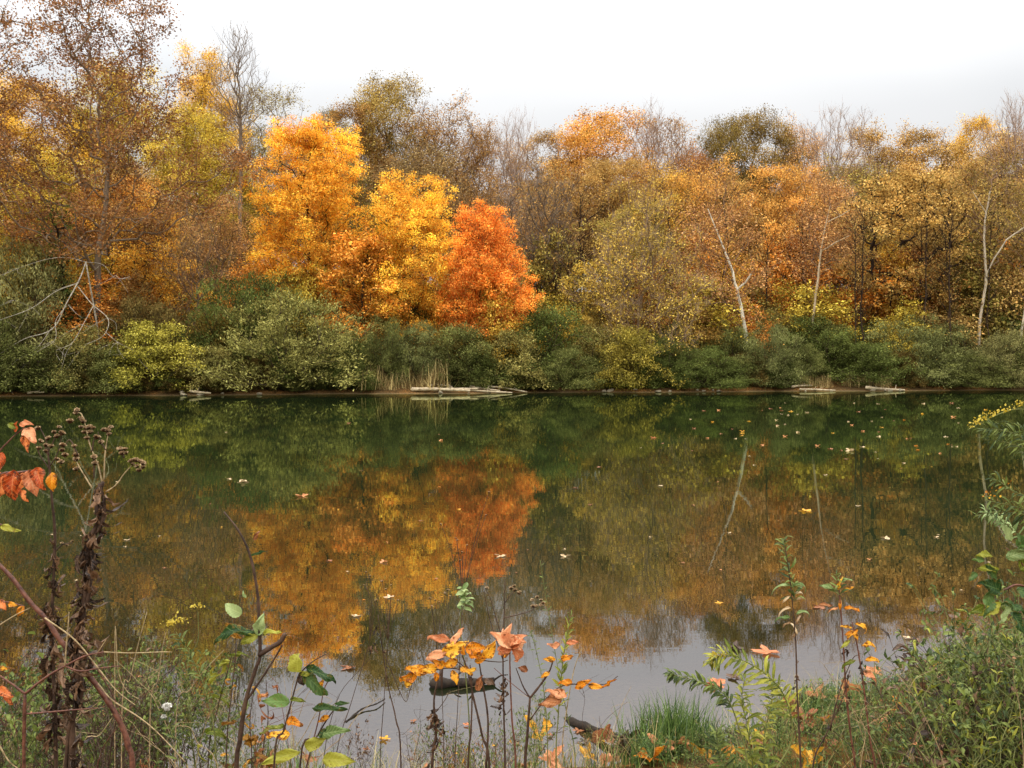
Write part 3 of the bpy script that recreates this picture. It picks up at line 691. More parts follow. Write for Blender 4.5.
# dead limb at the left
Yd = 62.0; pb = at(92, 228, Yd); gz = float(ground_z(pb[0]+1, Yd+.5))
root = empty('dead_tree', (pb[0]+1, Yd+.5, gz), 'bleached bare dead limbs hanging over the grey shrubs at the left edge', 'dead tree')
lines = [([(96, 250), (94, 240), (90, 232)], .09, .08, 1), ([(90, 232), (84, 256), (72, 284), (56, 312), (30, 328), (8, 344), (-14, 354)], .075, .028, -.8),
 ([(82, 258), (58, 270), (34, 286), (4, 300), (-10, 310)], .05, .02, -1.2), ([(82, 262), (98, 284), (112, 300), (106, 322), (90, 334)], .05, .02, -.9), ([(90, 232), (70, 226), (48, 230), (22, 240), (2, 252)], .035, .012, -.6),
 ([(70, 286), (62, 304), (58, 328), (42, 344)], .04, .018, -1.3), ([(98, 284), (84, 308), (76, 332), (60, 342)], .04, .018, -1.6), ([(110, 318), (122, 330), (136, 342)], .025, .012, -1.4),
 ([(56, 312), (42, 336), (22, 350), (4, 368)], .035, .014, -1.7), ([(34, 286), (18, 278), (4, 284)], .025, .01, -1.5), ([(90, 232), (104, 236), (120, 248), (134, 250)], .025, .01, -.5)]
jr = random.Random(3); ext_ = []
for ln, r0, r1, dy in lines[1:]:
    for q in range(5):
        k = jr.randrange(1, len(ln)); x, y = ln[k]; a_ = jr.uniform(-.6, 1.2); L_ = jr.uniform(12, 30)
        d_ = (-math.cos(a_)*jr.choice([1, 1, -.6]), abs(math.sin(a_))+.25)
        ext_.append(([(x, y), (x+d_[0]*L_*.5+jr.uniform(-4, 4), y+d_[1]*L_*.4), (x+d_[0]*L_, y+d_[1]*L_+jr.uniform(-5, 5))], .02, .008, dy))
lines = [(ln if i == 0 else [ln[0]]+[(x+jr.uniform(-3, 3), y+jr.uniform(-3, 3)) for x, y in ln[1:]], a_, b_, c_) for i, (ln, a_, b_, c_) in enumerate(lines)]+ext_
for i, (ln, r0, r1, dy) in enumerate(lines):
    r0 *= .62; r1 *= .62; pts = [at(x-4, 262+(y-232)*.82, Yd+dy*min(1, q*.4))-np.array(root.location) for q, (x, y) in enumerate(ln)]
    if i == 0: pts = [np.array([-3., 4., 0.]), np.array([-1.8, 2.4, 3.2])]+pts[-1:]
    V, Q = tube_path(pts, r0, r1, 6, .15); link('trunk' if i == 0 else 'limb', mesh_np('limb', V, Q, DEADW, smooth=True), root)

# ---- far shore driftwood, stones, reeds
def shoreY(px, dd):
    Y = 69.0
    for _ in range(4): Y = float(shore(at(px, 0, Y)[0]))+dd
    return Y
DRIFT = simple_mat('driftwood', lin(132, 112, 86), lin(196, 178, 148), 5, .8, .1, .3)
logs = [(412, 470, .1, 'long pale driftwood log at the left end of the pile on the far shore'), (440, 478, .6, 'pale driftwood log lying behind the long log'), (455, 512, -.1, 'longest driftwood log at the front of the pile'),
        (470, 500, .9, 'driftwood log propped at the back of the pile'), (488, 527, .1, 'driftwood log at the right end of the pile'), (430, 452, 1.1, 'short driftwood log behind the left end of the pile'),
        (800, 835, -.1, 'driftwood log on the stones of the right shore'), (866, 906, .2, 'pale driftwood log right of the tan grass'), (190, 212, .0, 'small pale log at the water under the left bushes'), (28, 44, .1, 'small pale log at the water near the left edge'), (792, 812, .7, 'thin driftwood branch slanting out of the tan grass')]
for i, (x0, x1, dd, lab) in enumerate(logs):
    Y = shoreY((x0+x1)/2, dd); A = at(x0, 0, Y); B = at(x1, 0, Y); tilt = random.uniform(-.3, .3)
    A[2] = float(ground_z(A[0], Y))+.14+max(0, tilt)*.5; B[2] = float(ground_z(B[0], Y))+.16+max(0, -tilt)*.5; A[2] = max(A[2], .06); B[2] = max(B[2], .06)
    B[1] += random.uniform(-.3, .3); mid_ = (A+B)/2; pts = [A-mid_, (A*.6+B*.4)-mid_+np.array([0, 0, random.uniform(-.04, .08)]), B-mid_]
    rr = random.uniform(.09, .16); V, Q = tube_path(pts, rr, rr*.55, 8, .15)
    bits = [(V, Q)]
    for q in range(random.choice([1, 2])):
        f = random.uniform(.3, .8); s = (A+(B-A)*f)-mid_; bits.append(tube_path([s, s+np.array([random.uniform(-.4, .4), random.uniform(-.2, .2), random.uniform(.2, .45)])], rr*.35, .015, 6, .1))
    V, Q = merge(bits); o = link('driftwood_log', mesh_np('log', V, Q, DRIFT, smooth=True), None, mid_); tag(o, lab, 'log', 'driftwood on the far shore')
STONE = simple_mat('shore_stone', lin(96, 86, 70), lin(164, 150, 126), 8, .8, .2, .5)
def stone_mesh(seed):
    import bmesh
    bm = bmesh.new(); bmesh.ops.create_icosphere(bm, subdivisions=3, radius=1); r = random.Random(seed)
    pl = [(Vector((r.gauss(0, 1), r.gauss(0, 1), r.gauss(0, 1))).normalized(), r.uniform(.55, .85)) for _ in range(12)]
    for v in bm.verts:
        for n, d in pl:
            e = v.co.dot(n)-d
            if e > 0: v.co -= n*e
    me = bpy.data.meshes.new('stone'); bm.to_mesh(me); bm.free(); me.materials.append(STONE); return me
stones = [stone_mesh(i) for i in range(5)]
for i in range(34):
    px = random.choice([random.uniform(798, 905), random.uniform(798, 905), random.uniform(380, 540), random.uniform(600, 760), random.uniform(100, 260)])
    Y = shoreY(px, random.uniform(-.15, .55)); p = at(px, 0, Y); s = random.uniform(.08, .24)
    o = link('shore_stone', stones[i % 5], None, (p[0], Y, float(ground_z(p[0], Y))+s*.2)); o.scale = (s*1.5, s, s*.75); o.rotation_euler = (0, 0, random.uniform(0, 6))
    side = 'by the tan grass on the right' if px > 790 else 'by the driftwood in the middle' if 375 < px < 545 else 'under the bushes right of the middle' if px > 545 else 'under the bushes on the left'
    tag(o, f'pale stone on the muddy far shore {side}', 'stone', f'shore stones {side}')
# reeds
def reed_mesh(seed, n=70, H=2.4, R=1.6):
    r = np.random.default_rng(seed); parts = []
    b = np.stack([r.normal(0, R*.5, n), r.normal(0, R*.3, n), np.zeros(n)], 1); t = b+np.stack([r.normal(0, .3, n), r.normal(0, .3, n), H*r.uniform(.2, 1, n)], 1)
    m = (b+t)/2+r.normal(0, .06, (n, 3)); w = r.uniform(.012, .03, n)
    V1, Q1 = tubes(b, m, w, w*.8, 3); V2, Q2 = tubes(m, t, w*.8, w*.3, 3); V, Q = merge([(V1, Q1), (V2, Q2)])
    vv = np.concatenate([np.repeat(r.uniform(0, 1, n), 6)]*2)
    return mesh_np('reeds', V, Q, FOL, {'v': vv, 'c': vv})
rm = [reed_mesh(i) for i in range(4)]
for i in range(26):
    rt = i >= 12
    px = random.uniform(374, 446) if not rt else random.uniform(798, 888)
    Y = shoreY(px, random.uniform(.7, 2.2)); p = at(px, 0, Y)
    o = link('reed_clump', rm[i % 4], None, (p[0], Y, float(ground_z(p[0], Y))-.05)); s = random.uniform(.45, 1.1) if not rt else random.uniform(.3, .65)
    o.scale = (s, s, s); o.rotation_euler = (0, 0, random.uniform(0, 6)); o.color = (*lin(128, 100, 56), 1); o['tint2'] = lin(190, 156, 100)
    tag(o, 'clump of dry tan reeds left of the driftwood pile' if not rt else 'clump of dry tan grass on the right far shore', 'reeds', 'dry reed clumps left of the driftwood' if not rt else 'dry grass clumps on the right far shore')

# ------------------------------------------------------------ near leaves
def leaf_geo(L, W, curl=.25, fold=.25, serr=.0, shape='ovate', n=12, m=4, r=None, twist=0., wav=.05):
    """leaf from origin along +X, up +Z -> V,Q,u,w"""
    r = r or rng; V = []; U = []; Wn = []
    for i in range(n+1):
        t = i/n
        if shape == 'ovate': wd = math.sin(math.pi*t**.72)**.9*(1-.15*t)
        elif shape == 'round': wd = math.sqrt(max(0, 1-(2*t-1)**2))
        elif shape == 'lance': wd = math.sin(math.pi*t**.85)**.8
        elif shape == 'heart': wd = (math.sin(math.pi*min(1, t*.93+.07)**.55))**.8*(1-.2*t)
        if serr: wd *= 1+serr*(1 if i % 2 else -1)
        wd = max(wd, .015)
        ang = curl*t*t*2; x = L*(math.sin(ang)/ang*t if ang > 1e-3 else t); z = -L*(1-math.cos(ang))*.8
        for j in range(-m, m+1):
            s = j/m; y = s*wd*W/2; zz = z+abs(y)*fold+wav*L*math.sin(t*9+s*4+twist*7)*abs(s)
            ca, sa = math.cos(twist*t), math.sin(twist*t)
            V.append((x, y*ca-(zz-z)*sa, z+y*sa+(zz-z)*ca)); U.append(t); Wn.append(s)
    k = 2*m+1; i = np.arange(n)[:, None]*k; a = np.arange(k-1)[None]
    Q = np.stack([i+a, i+a+1, i+a+1+k, i+a+k], -1).reshape(-1, 4)
    return np.array(V), Q, np.array(U), np.array(Wn)
def lobed_geo(R, curl=.15, seed=0, lobes=5):
    """maple-like lobed leaf, fan of rings; stalk end at origin, main lobe along +X"""
    r = np.random.default_rng(seed); n = 60; rings = 5; V = []; U = []; Wn = []
    ph = r.uniform(0, 6)
    for k in range(rings+1):
        f = k/rings
        for a in range(n):
            th = 2*math.pi*a/n
            d = abs((th+math.pi) % (2*math.pi)-math.pi)         # 0 along +X
            lob = abs(math.cos(lobes/2*d*.98)) if d < 2.75 else 0.0
            rad = R*(.34+.66*lob**1.3*(1-.13*d))*(1+.09*math.sin(17*th+ph)) if d < 2.75 else R*.16
            x = math.cos(th)*rad*f+R*.25; y = math.sin(th)*rad*f
            z = curl*R*(f**2)*math.sin(2*th+ph)+.10*R*f*f*math.sin(5*th+ph*2)+curl*.5*R*f*f
            V.append((x, y, z)); U.append(f); Wn.append(math.sin(lobes/2*d))
    k = np.arange(rings)[:, None]*n; a = np.arange(n)[None]
    Q = np.stack([k+a, k+(a+1) % n, k+(a+1) % n+n, k+a+n], -1).reshape(-1, 4)
    return np.array(V), Q, np.array(U), np.array(Wn)
def orient(V, pos, d, up=(0, 0, 1)):
    d = np.asarray(d, float); d = d/np.linalg.norm(d); up = np.asarray(up, float)
    y = np.cross(up, d); y /= np.linalg.norm(y)+1e-9; z = np.cross(d, y)
    return V@np.stack([d, y, z])+np.asarray(pos)
def leaf_obj(name, geo, pos, d, up, mat, parent, v=None):
    V, Q, U, W = geo; V = orient(V, pos, d, up)
    vv = np.full(len(V), random.random() if v is None else v)
    return link(name, mesh_np(name, V, Q, mat, {'u': U, 'w': W, 'v': vv}, smooth=True), parent)
def geos_mesh(name, items, mat):
    Vs, Qs, Us, Ws, vs, o = [], [], [], [], [], 0
    for (V, Q, U, W), pos, d, up, v in items:
        Vs.append(orient(V, pos, d, up)); Qs.append(Q+o); Us.append(U); Ws.append(W); vs.append(np.full(len(V), v)); o += len(V)
    return mesh_np(name, np.vstack(Vs), np.vstack(Qs), mat, {'u': np.concatenate(Us), 'w': np.concatenate(Ws), 'v': np.concatenate(vs)}, smooth=True)

L_RED = near_leaf('red_orange_leaf', lin(188, 80, 30), lin(232, 136, 72), lin(110, 50, 24), spots=.56)
L_PINK = near_leaf('pink_salmon_leaf', lin(206, 124, 78), lin(240, 172, 124), lin(150, 84, 50), rib=.25, spots=.6)
L_YEL = near_leaf('yellow_orange_leaf', lin(216, 124, 14), lin(248, 184, 56), lin(120, 60, 18), spots=.57)
L_GRN = near_leaf('green_leaf', lin(40, 66, 28), lin(98, 124, 58), lin(110, 96, 40), spots=.62)
L_PALE = near_leaf('pale_green_leaf', lin(98, 120, 62), lin(160, 174, 112), lin(120, 120, 70), spots=.7)
L_AMB = near_leaf('amber_leaf', lin(120, 78, 22), lin(206, 152, 54), lin(80, 48, 20))
L_YGR = near_leaf('yellow_green_leaf', lin(86, 98, 22), lin(164, 160, 58), lin(110, 80, 30), spots=.66)
L_BRN = near_leaf('dry_brown_leaf', lin(40, 28, 20), lin(128, 96, 68), lin(40, 28, 20), trans=.15)
L_DRY = near_leaf('dry_tan_leaf', lin(128, 74, 40), lin(206, 140, 88), lin(84, 50, 30), trans=.2)
L_CRM = near_leaf('cream_leaf', lin(140, 106, 70), lin(206, 178, 136), lin(150, 110, 70), trans=.15, rib=.2)
L_BUD = near_leaf('small_green_leaf', lin(42, 60, 20), lin(120, 130, 58), None)
L_GR2 = near_leaf('thicket_leaf', lin(50, 70, 30), lin(124, 138, 76), lin(110, 90, 40))
L_GOLD = near_leaf('small_gold_leaf', lin(176, 146, 30), lin(226, 200, 84), None)
S_RED = simple_mat('red_brown_cane', lin(52, 28, 22), lin(126, 80, 60), 60, .5, .3, .2)
S_DRK = simple_mat('dark_stem', lin(42, 30, 24), lin(88, 66, 50), 30, .6, .2, .3)
S_TAN = simple_mat('straw_stem', lin(104, 84, 56), lin(184, 160, 118), 60, .7, .2)
S_GRN = simple_mat('green_stem', lin(72, 82, 40), lin(128, 126, 70), 20, .6, .2)
HEADM = simple_mat('seed_head_brown', lin(40, 26, 16), lin(110, 74, 48), 260, .9, .1, .8)
HEADT = simple_mat('seed_head_tan', lin(190, 150, 104), lin(250, 222, 180), 260, .9, .1, .8)
FLUFF = simple_mat('white_fluff', lin(206, 200, 184), lin(240, 236, 226), 120, 1, 0)

class Plant:
    def __init__(s, name, label, cat, px, Y, group=None, base_y=None):
        s.Y = Y; x = (px-512)/F*Y; z = float(ground_z(x, Y)); s.b = np.array([x, Y, z]); s.root = empty(name, s.b, label, cat, group)
    def p(s, q):
        px, py = q[0], q[1]; dy = q[2] if len(q) > 2 else 0
        return at(px, py, s.Y+dy)-s.b
    def stem(s, pts, r0, r1, mat, ground=False, name='stem', k=6, knob=.1):
        P = [s.p(q) for q in pts]
        if ground:
            g = P[0].copy()
            gx = s.b[0]+g[0]*.8; P = [np.array([g[0]*.8, g[1], min(float(ground_z(gx, s.Y+g[1]))-s.b[2]-.02, g[2]-.02)])]+P
        V, Q = tube_path(P, r0, r1, k, knob); s.last = P
        s.st = link(name, mesh_np(name, V, Q, mat, smooth=True), s.root); return s.st
    def leaf(s, q, ang, Lpx, Wr, mat, shape='ovate', tilt=0.3, roll=.4, curl=.25, fold=.25, serr=0, dep=0, name='leaf', wav=.03, v=None):
        """ang: picture direction in degrees (0 right, 90 up); tilt towards camera; roll: how much of the face we see (1 = face on)"""
        L = Lpx/F*s.Y*random.uniform(.8, 1.02); wav += .03+random.uniform(0, .05); curl *= random.uniform(.6, 2.0); fold *= random.uniform(.5, 2.2); a = math.radians(ang+random.uniform(-7, 7)); d = np.array([math.cos(a), -tilt, math.sin(a)]); up = np.array([-.2*math.sin(a), -roll, (1-roll)+.15])
        return leaf_obj(name, leaf_geo(L, L*Wr, curl, fold, serr, shape, twist=random.uniform(-.9, .9), wav=wav, n=16), s.p(q), d, up, mat, s.root, v)

HEADG = None
def head_mesh(seed, R, mat_top=HEADT, mat_low=HEADM):
    """composite seed head: dark cup with a paler domed fluffy top, made of bristly scales"""
    r = np.random.default_rng(seed); parts = []; n = 60
    d = r.normal(0, 1, (n, 3)); d /= np.linalg.norm(d, axis=1, keepdims=True); d[:, 2] = np.abs(d[:, 2])*.8-.1
    A = d*R*.35; B = d*R*r.uniform(.85, 1.1, (n, 1)); B[:, 2] += R*.1
    V, Q = tubes(A, B, np.full(n, R*.12), np.full(n, R*.16), 4)
    d2 = r.normal(0, 1, (40, 3)); d2 /= np.linalg.norm(d2, axis=1, keepdims=True); d2[:, 2] = -np.abs(d2[:, 2])
    V2, Q2 = tubes(d2*R*.1, d2*R*np.array([.75, .75, .85]), np.full(40, R*.22), np.full(40, R*.08), 4)
    top = len(Q); V, Q = merge([(V, Q), (V2, Q2)])
    me = mesh_np('seed_head', V, Q, mat_top); me.materials.append(mat_low)
    mi = np.zeros(len(Q), np.int32); mi[top:] = 1; mi[:top][r.uniform(0, 1, top) < .1] = 1
    me.polygons.foreach_set('material_index', mi); return me
HEADS = [head_mesh(i, .0085) for i in range(3)]
def heads(pl, pts, s=1.0):
    for q in pts:
        o = link('seed_head', HEADS[random.randrange(3)], pl.st, pl.p(q)); k = .85*s*random.uniform(.8, 1.15); o.scale = (k, k, k*.85); o.rotation_euler = (random.uniform(-.4, .4), random.uniform(-.4, .4), random.uniform(0, 6))
def withered(pl, pts, n, size, mat=L_BRN, spread=.015, name='withered_leaf', seed=0):
    """hanging crumpled leaves along a stem; a handful of separate leaves"""
    r = np.random.default_rng(seed); S = smooth_path([pl.p(q) for q in pts], 6)
    for i in range(n):
        c = S[r.integers(0, len(S))]+r.normal(0, spread*.4, 3); d = np.array([r.normal(0, .45), r.normal(0, .45), -1.])
        L = size*.8*r.uniform(.4, 1.3)
        leaf_obj(name, leaf_geo(L, L*r.uniform(.12, .34), r.uniform(.2, 1.0), r.uniform(.5, 1.6), 0, 'lance', twist=r.uniform(-3.5, 3.5), wav=.14), c, d, (r.normal(), -1, r.normal()*.3), mat, pl.root)

# --- A: red orange leaved shrub reaching in from the left
A_ = Plant('dogwood_shrub', 'shrub reaching in at the left edge with drooping red orange leaves', 'shrub', -30, 2.0)
A_.stem([(-28, 640), (-20, 520), (-4, 478), (22, 472), (44, 470)], .006, .0018, S_RED, True)
A_.stem([(-20, 520), (-6, 462), (10, 440), (24, 428)], .003, .0012, S_RED, name='twig')
A_.stem([(-26, 600), (-8, 530), (6, 526)], .003, .0012, S_RED, name='twig')
for q, an, L, w, mt in [((2, 452), 265, 24, .55, L_RED), ((-4, 470), 270, 30, .6, L_RED), ((8, 474), 250, 34, .62, L_RED), ((14, 470), 275, 38, .5, L_RED), ((24, 472), 262, 28, .5, L_RED), ((30, 470), 285, 30, .55, L_PINK),
                        ((36, 468), 300, 26, .6, L_RED), ((22, 490), 300, 18, .5, L_RED), ((24, 428), 315, 24, .6, L_PINK), ((20, 424), 15, 16, .6, L_PINK), ((18, 428), 150, 14, .5, L_YGR), ((24, 432), 290, 24, .35, L_RED), ((16, 432), 80, 12, .6, L_RED),
                        ((2, 526), 345, 26, .35, L_YGR), ((52, 472), 275, 22, .5, L_YEL), ((-2, 600), 320, 16, .6, L_RED), ((8, 604), 5, 14, .5, L_YEL), ((24, 606), 240, 14, .6, L_YEL), ((-4, 690), 350, 22, .5, L_RED), ((4, 692), 310, 20, .4, L_RED), ((-2, 668), 5, 16, .35, L_YEL)]:
    A_.leaf(q, an, L, w, mt, roll=.8, curl=.3, wav=.04)
A_.stem([(-30, 700), (-12, 610), (4, 602), (24, 606)], .003, .001, S_RED, name='twig')
A_.stem([(-26, 720), (-12, 690), (6, 692)], .003, .001, S_RED, name='twig')

# --- B / C brown seed plants at the left
B_ = Plant('ironweed', 'tall dry brown weed left of the twisted one, its seed heads near the orange leaves', 'weed', 54, 2.1, 'dry seed headed weeds')
B_.stem([(56, 760), (54, 690), (52, 620), (55, 540), (52, 500), (49, 462), (45, 445)], .0055, .0016, S_DRK, True)
for b in [[(50, 470), (40, 455), (34, 440)], [(50, 466), (58, 452), (62, 432)], [(49, 455), (46, 440), (40, 428)], [(48, 452), (54, 440), (56, 430)]]: B_.stem(b, .0016, .0009, S_DRK, name='twig')
heads(B_, [(26, 436), (33, 440), (38, 428), (41, 441), (46, 445), (48, 438), (54, 432), (59, 427), (62, 433), (39, 448), (46, 451), (51, 446), (34, 430), (57, 436)])
withered(B_, [(52, 620), (55, 540)], 30, .045, seed=1); withered(B_, [(57, 740), (52, 620)], 60, .055, seed=2, spread=.026); withered(B_, [(52, 600), (42, 612)], 5, .05, seed=3)
B_.stem([(52, 555), (62, 545), (72, 543)], .002, .001, S_DRK, name='twig'); heads(B_, [(62, 543), (67, 545), (72, 541)], .6)
C_ = Plant('ironweed', 'thick twisted dry brown weed with the tallest seed heads at the left', 'weed', 78, 2.0, 'dry seed headed weeds')
C_.stem([(72, 765), (76, 700), (80, 640), (86, 585), (89, 545), (98, 520), (97, 500), (103, 482)], .0065, .005, S_DRK, True, knob=.35)
C_.stem([(66, 765), (82, 690), (74, 640), (90, 590), (84, 552), (100, 528), (104, 505), (99, 484)], .005, .0035, S_DRK, True, knob=.35)
for b in [[(104, 480), (105, 455), (108, 435), (110, 428)], [(102, 482), (98, 465), (90, 445), (86, 428), (82, 415), (78, 412)], [(106, 492), (116, 485), (124, 474), (132, 465)], [(92, 488), (84, 475), (76, 460), (74, 448)], [(92, 452), (94, 440), (98, 436)], [(106, 450), (100, 440), (98, 432)], [(94, 478), (94, 462), (94, 455)], [(78, 455), (70, 440), (64, 447)], [(124, 458), (122, 450), (120, 448)]]:
    C_.stem(b, .0018, .0009, S_TAN if len(b) > 3 else S_DRK, name='twig')
heads(C_, [(77, 410), (76, 413), (70, 421), (81, 418), (83, 421), (81, 427), (86, 428), (89, 427), (93, 428), (90, 432), (84, 432), (87, 438), (97, 437), (101, 442), (107, 430), (111, 427), (109, 434), (104, 430), (74, 446), (63, 445), (62, 450), (65, 455), (57, 459), (61, 462), (94, 457), (95, 463), (76, 455), (76, 459),
           (120, 449), (125, 449), (126, 453), (122, 453), (131, 461), (136, 460), (140, 461), (143, 463), (137, 466), (143, 467), (133, 464), (139, 470), (76, 469)], 1.0)
withered(C_, [(103, 484), (98, 520), (89, 545)], 50, .05, seed=4, spread=.014); withered(C_, [(89, 545), (84, 590), (78, 680)], 90, .06, seed=5, spread=.022); withered(C_, [(78, 640), (74, 760)], 45, .06, seed=6, spread=.03)
# --- D: diagonal red cane
D_ = Plant('raspberry_cane', 'long red brown cane slanting down from the left edge', 'cane', 130, 2.05)
D_.stem([(133, 790), (128, 745), (118, 718), (100, 690), (80, 665), (60, 640), (45, 618), (30, 602), (12, 578), (-10, 556)], .0068, .0045, S_RED, True, k=8)
D_.stem([(98, 684), (112, 700), (140, 718), (160, 735), (185, 762)], .002, .001, S_TAN, name='twig')
D_.stem([(60, 640), (80, 650), (96, 668), (110, 690), (124, 720)], .0018, .001, S_RED, name='twig')
E_ = Plant('bare_twig_bush', 'bare brown twig with forked side twigs left of the twisted weed', 'twigs', 24, 1.95)
E_.stem([(24, 790), (24, 740), (25, 694)], .0045, .0035, S_RED, True)
for b, w in [([(25, 694), (12, 684), (-6, 672)], .003), ([(25, 694), (45, 678), (65, 666), (85, 656), (104, 652)], .003), ([(65, 666), (66, 650), (68, 628), (69, 612)], .002), ([(65, 666), (80, 671), (100, 668), (120, 666)], .0022), ([(104, 652), (130, 653), (160, 652), (172, 652)], .0016),
             ([(25, 714), (50, 712), (72, 710), (98, 708)], .0025), ([(96, 655), (102, 646), (106, 640)], .0015), ([(45, 618), (75, 640), (98, 668), (116, 690), (135, 705)], .0018), ([(-6, 735), (8, 760), (20, 770)], .002), ([(-5, 628), (14, 616), (30, 608)], .0018)]:
    E_.stem(b, w, w*.5, S_TAN if w < .0022 else S_RED, name='twig')
for i, (b, lab) in enumerate([([(122, 712), (130, 680), (138, 645), (147, 612)], 'tall pale straw stalk right of the twig bush'), ([(150, 720), (158, 680), (162, 650), (166, 632)], 'thin pale stalk left of the yellow flower head'), ([(80, 760), (100, 735), (112, 718)], 'short pale stalk across the foot of the red cane'),
                      ([(176, 720), (190, 690), (205, 670), (224, 650)], 'pale stalk slanting up to the sapling'), ([(115, 640), (118, 670), (126, 690), (140, 700)], 'hooked pale stalk in the tangle')]):
    q = Plant('straw_stalk', lab, 'stalk', b[0][0], 2.2+.1*i, 'pale dry stalks'); q.stem(b, .0017, .0009, S_TAN, True)

# arching stalks criss-crossing the foreground
def arc_stalk(px0, py_top, px1, Y, mat, w, label, group):
    q = Plant('arching_stalk', label, 'stalk', px0, Y, group); r_ = random.uniform
    top = (px1, py_top); mid_ = ((px0*.55+px1*.45)+r_(-10, 10), 768-(768-py_top)*r_(.45, .62)); st = [(px0, 785), mid_, ((mid_[0]+px1)/2+r_(-5, 5), (mid_[1]+py_top)/2-r_(0, 9)), top]
    q.stem(st, w, w*.4, mat, True, k=5)
    for _ in range(random.choice([1, 2, 3])):
        a, b = random.choice([(mid_, st[2]), (st[2], top)]); f = r_(.1, .9); x, y = a[0]+(b[0]-a[0])*f, a[1]+(b[1]-a[1])*f
        q.stem([(x, y), (x+r_(-16, 16), y-r_(4, 14)), (x+r_(-34, 34), y-r_(2, 26))], w*.5, w*.3, mat, name='twig', k=4)
for i in range(34):
    x0 = random.uniform(20, 330); k = random.random(); arc_stalk(x0, random.uniform(640, 735), x0+random.uniform(-80, 80), random.uniform(2.2, 3.2), S_TAN if k < .5 else S_DRK if k < .8 else S_RED, random.uniform(.0009, .0016), ('thin straw' if k < .5 else 'thin dark')+' stalk arching through the tangle at the lower left', ('straw' if k < .5 else 'dark')+' stalks arching at the lower left')
for i in range(17):
    x0 = random.uniform(820, 1040); k = random.random(); arc_stalk(x0, random.uniform(650, 740), x0+random.uniform(-70, 70), random.uniform(2.4, 3.4), S_TAN if k < .6 else S_DRK if k < .8 else S_RED, random.uniform(.001, .002), ('thin straw' if k < .6 else 'thin dark')+' stalk arching over the bank at the lower right', ('straw' if k < .6 else 'dark')+' stalks arching at the lower right')
for i in range(12):
    x0 = random.uniform(380, 620); arc_stalk(x0, random.uniform(670, 745), x0+random.uniform(-40, 40), random.uniform(2.4, 3.2), S_TAN if i % 2 else S_DRK, random.uniform(.0009, .0014), ('thin straw' if i % 2 else 'thin dark')+' stalk arching up at the bottom middle', ('straw' if i % 2 else 'dark')+' stalks arching at the bottom middle')

# --- generic foliage stem: narrow leaves along a path
def leafy(pl, pts, n, Lpx, Wr, mat, r0=.002, r1=.0008, smat=S_GRN, ground=False, spread=55, seed=0, start=.15, droop=.2, name='foliage', jit=0.0, shape='lance', taper=.4):
    r = np.random.default_rng(seed); pl.stem(pts, r0, r1, smat, ground, k=5); S = smooth_path([pl.p(q) for q in pts], 8); its = []
    geos = [leaf_geo(1, Wr, r.uniform(.1, .7), .3, 0, shape, 6, 2, twist=r.uniform(-.8, .8), wav=.03) for _ in range(5)]
    for i in range(n):
        f = start+(1-start)*i/n; k = min(len(S)-2, int(f*(len(S)-1))); t = S[k+1]-S[k]; t /= np.linalg.norm(t)+1e-9
        a = i*2.4+r.uniform(-.5, .5); e1 = np.cross(t, [0, 1, .1]); e1 /= np.linalg.norm(e1); e2 = np.cross(t, e1)
        o = e1*math.cos(a)+e2*math.sin(a); sp = math.radians(spread); d = t*math.cos(sp)+o*math.sin(sp)+np.array([0, 0, -droop*r.uniform(0, 1)])
        L = Lpx/F*pl.Y*r.uniform(.65, 1.2)*(1-taper*f); G = geos[i % 5]; its.append(((G[0]*L, G[1], G[2], G[3]), S[k]+r.normal(0, .001+jit, 3), d, (r.normal()*.4, -.5, 1), r.uniform(0, 1)))
    link(name, geos_mesh(name, its, mat), pl.root); return S
def plume(pl, pts, n, size, mat, seed=0, name='flower_plume', spread=.012):
    r = np.random.default_rng(seed); S = smooth_path([pl.p(q) for q in pts], 8); its = []; G = leaf_geo(1, .6, .3, .4, 0, 'lance', 3, 1)
    for i in range(n):
        c = S[r.integers(0, len(S))]+np.array([r.normal(0, spread), r.normal(0, spread), abs(r.normal(0, spread))]); L = size*r.uniform(.6, 1.3)
        its.append(((G[0]*L, G[1], G[2], G[3]), c, r.normal(0, 1, 3)+np.array([0, 0, .6]), r.normal(0, 1, 3), r.uniform(0, 1)))
    link(name, geos_mesh(name, its, mat), pl.root)

# --- F goldenrods left
q = Plant('goldenrod', 'yellow green flat topped flower right of the straw stalks', 'goldenrod', 212, 2.3)
leafy(q, [(216, 760), (205, 690), (190, 655), (176, 632)], 30, 20, .16, L_BUD, ground=True, seed=1, start=.3); plume(q, [(166, 628), (176, 623), (184, 622)], 90, .007, L_GOLD, 1, spread=.008)
for b in [[(190, 655), (198, 640), (198, 612)]]: q.stem(b, .0014, .0009, S_GRN, name='twig')
plume(q, [(192, 608), (202, 607)], 40, .006, L_GOLD, 2, spread=.004)
q = Plant('thistle_fluff_weed', 'thin weed carrying a white fluffy seed tuft in the left tangle', 'weed', 172, 2.2)
leafy(q, [(180, 768), (172, 735), (166, 712)], 14, 18, .16, L_BUD, ground=True, seed=2)
for px, py, s in [(167, 707, .012), (164, 717, .008)]:
    me = head_mesh(9, s, FLUFF, FLUFF); link('fluff_tuft', me, q.root, q.p((px, py)))

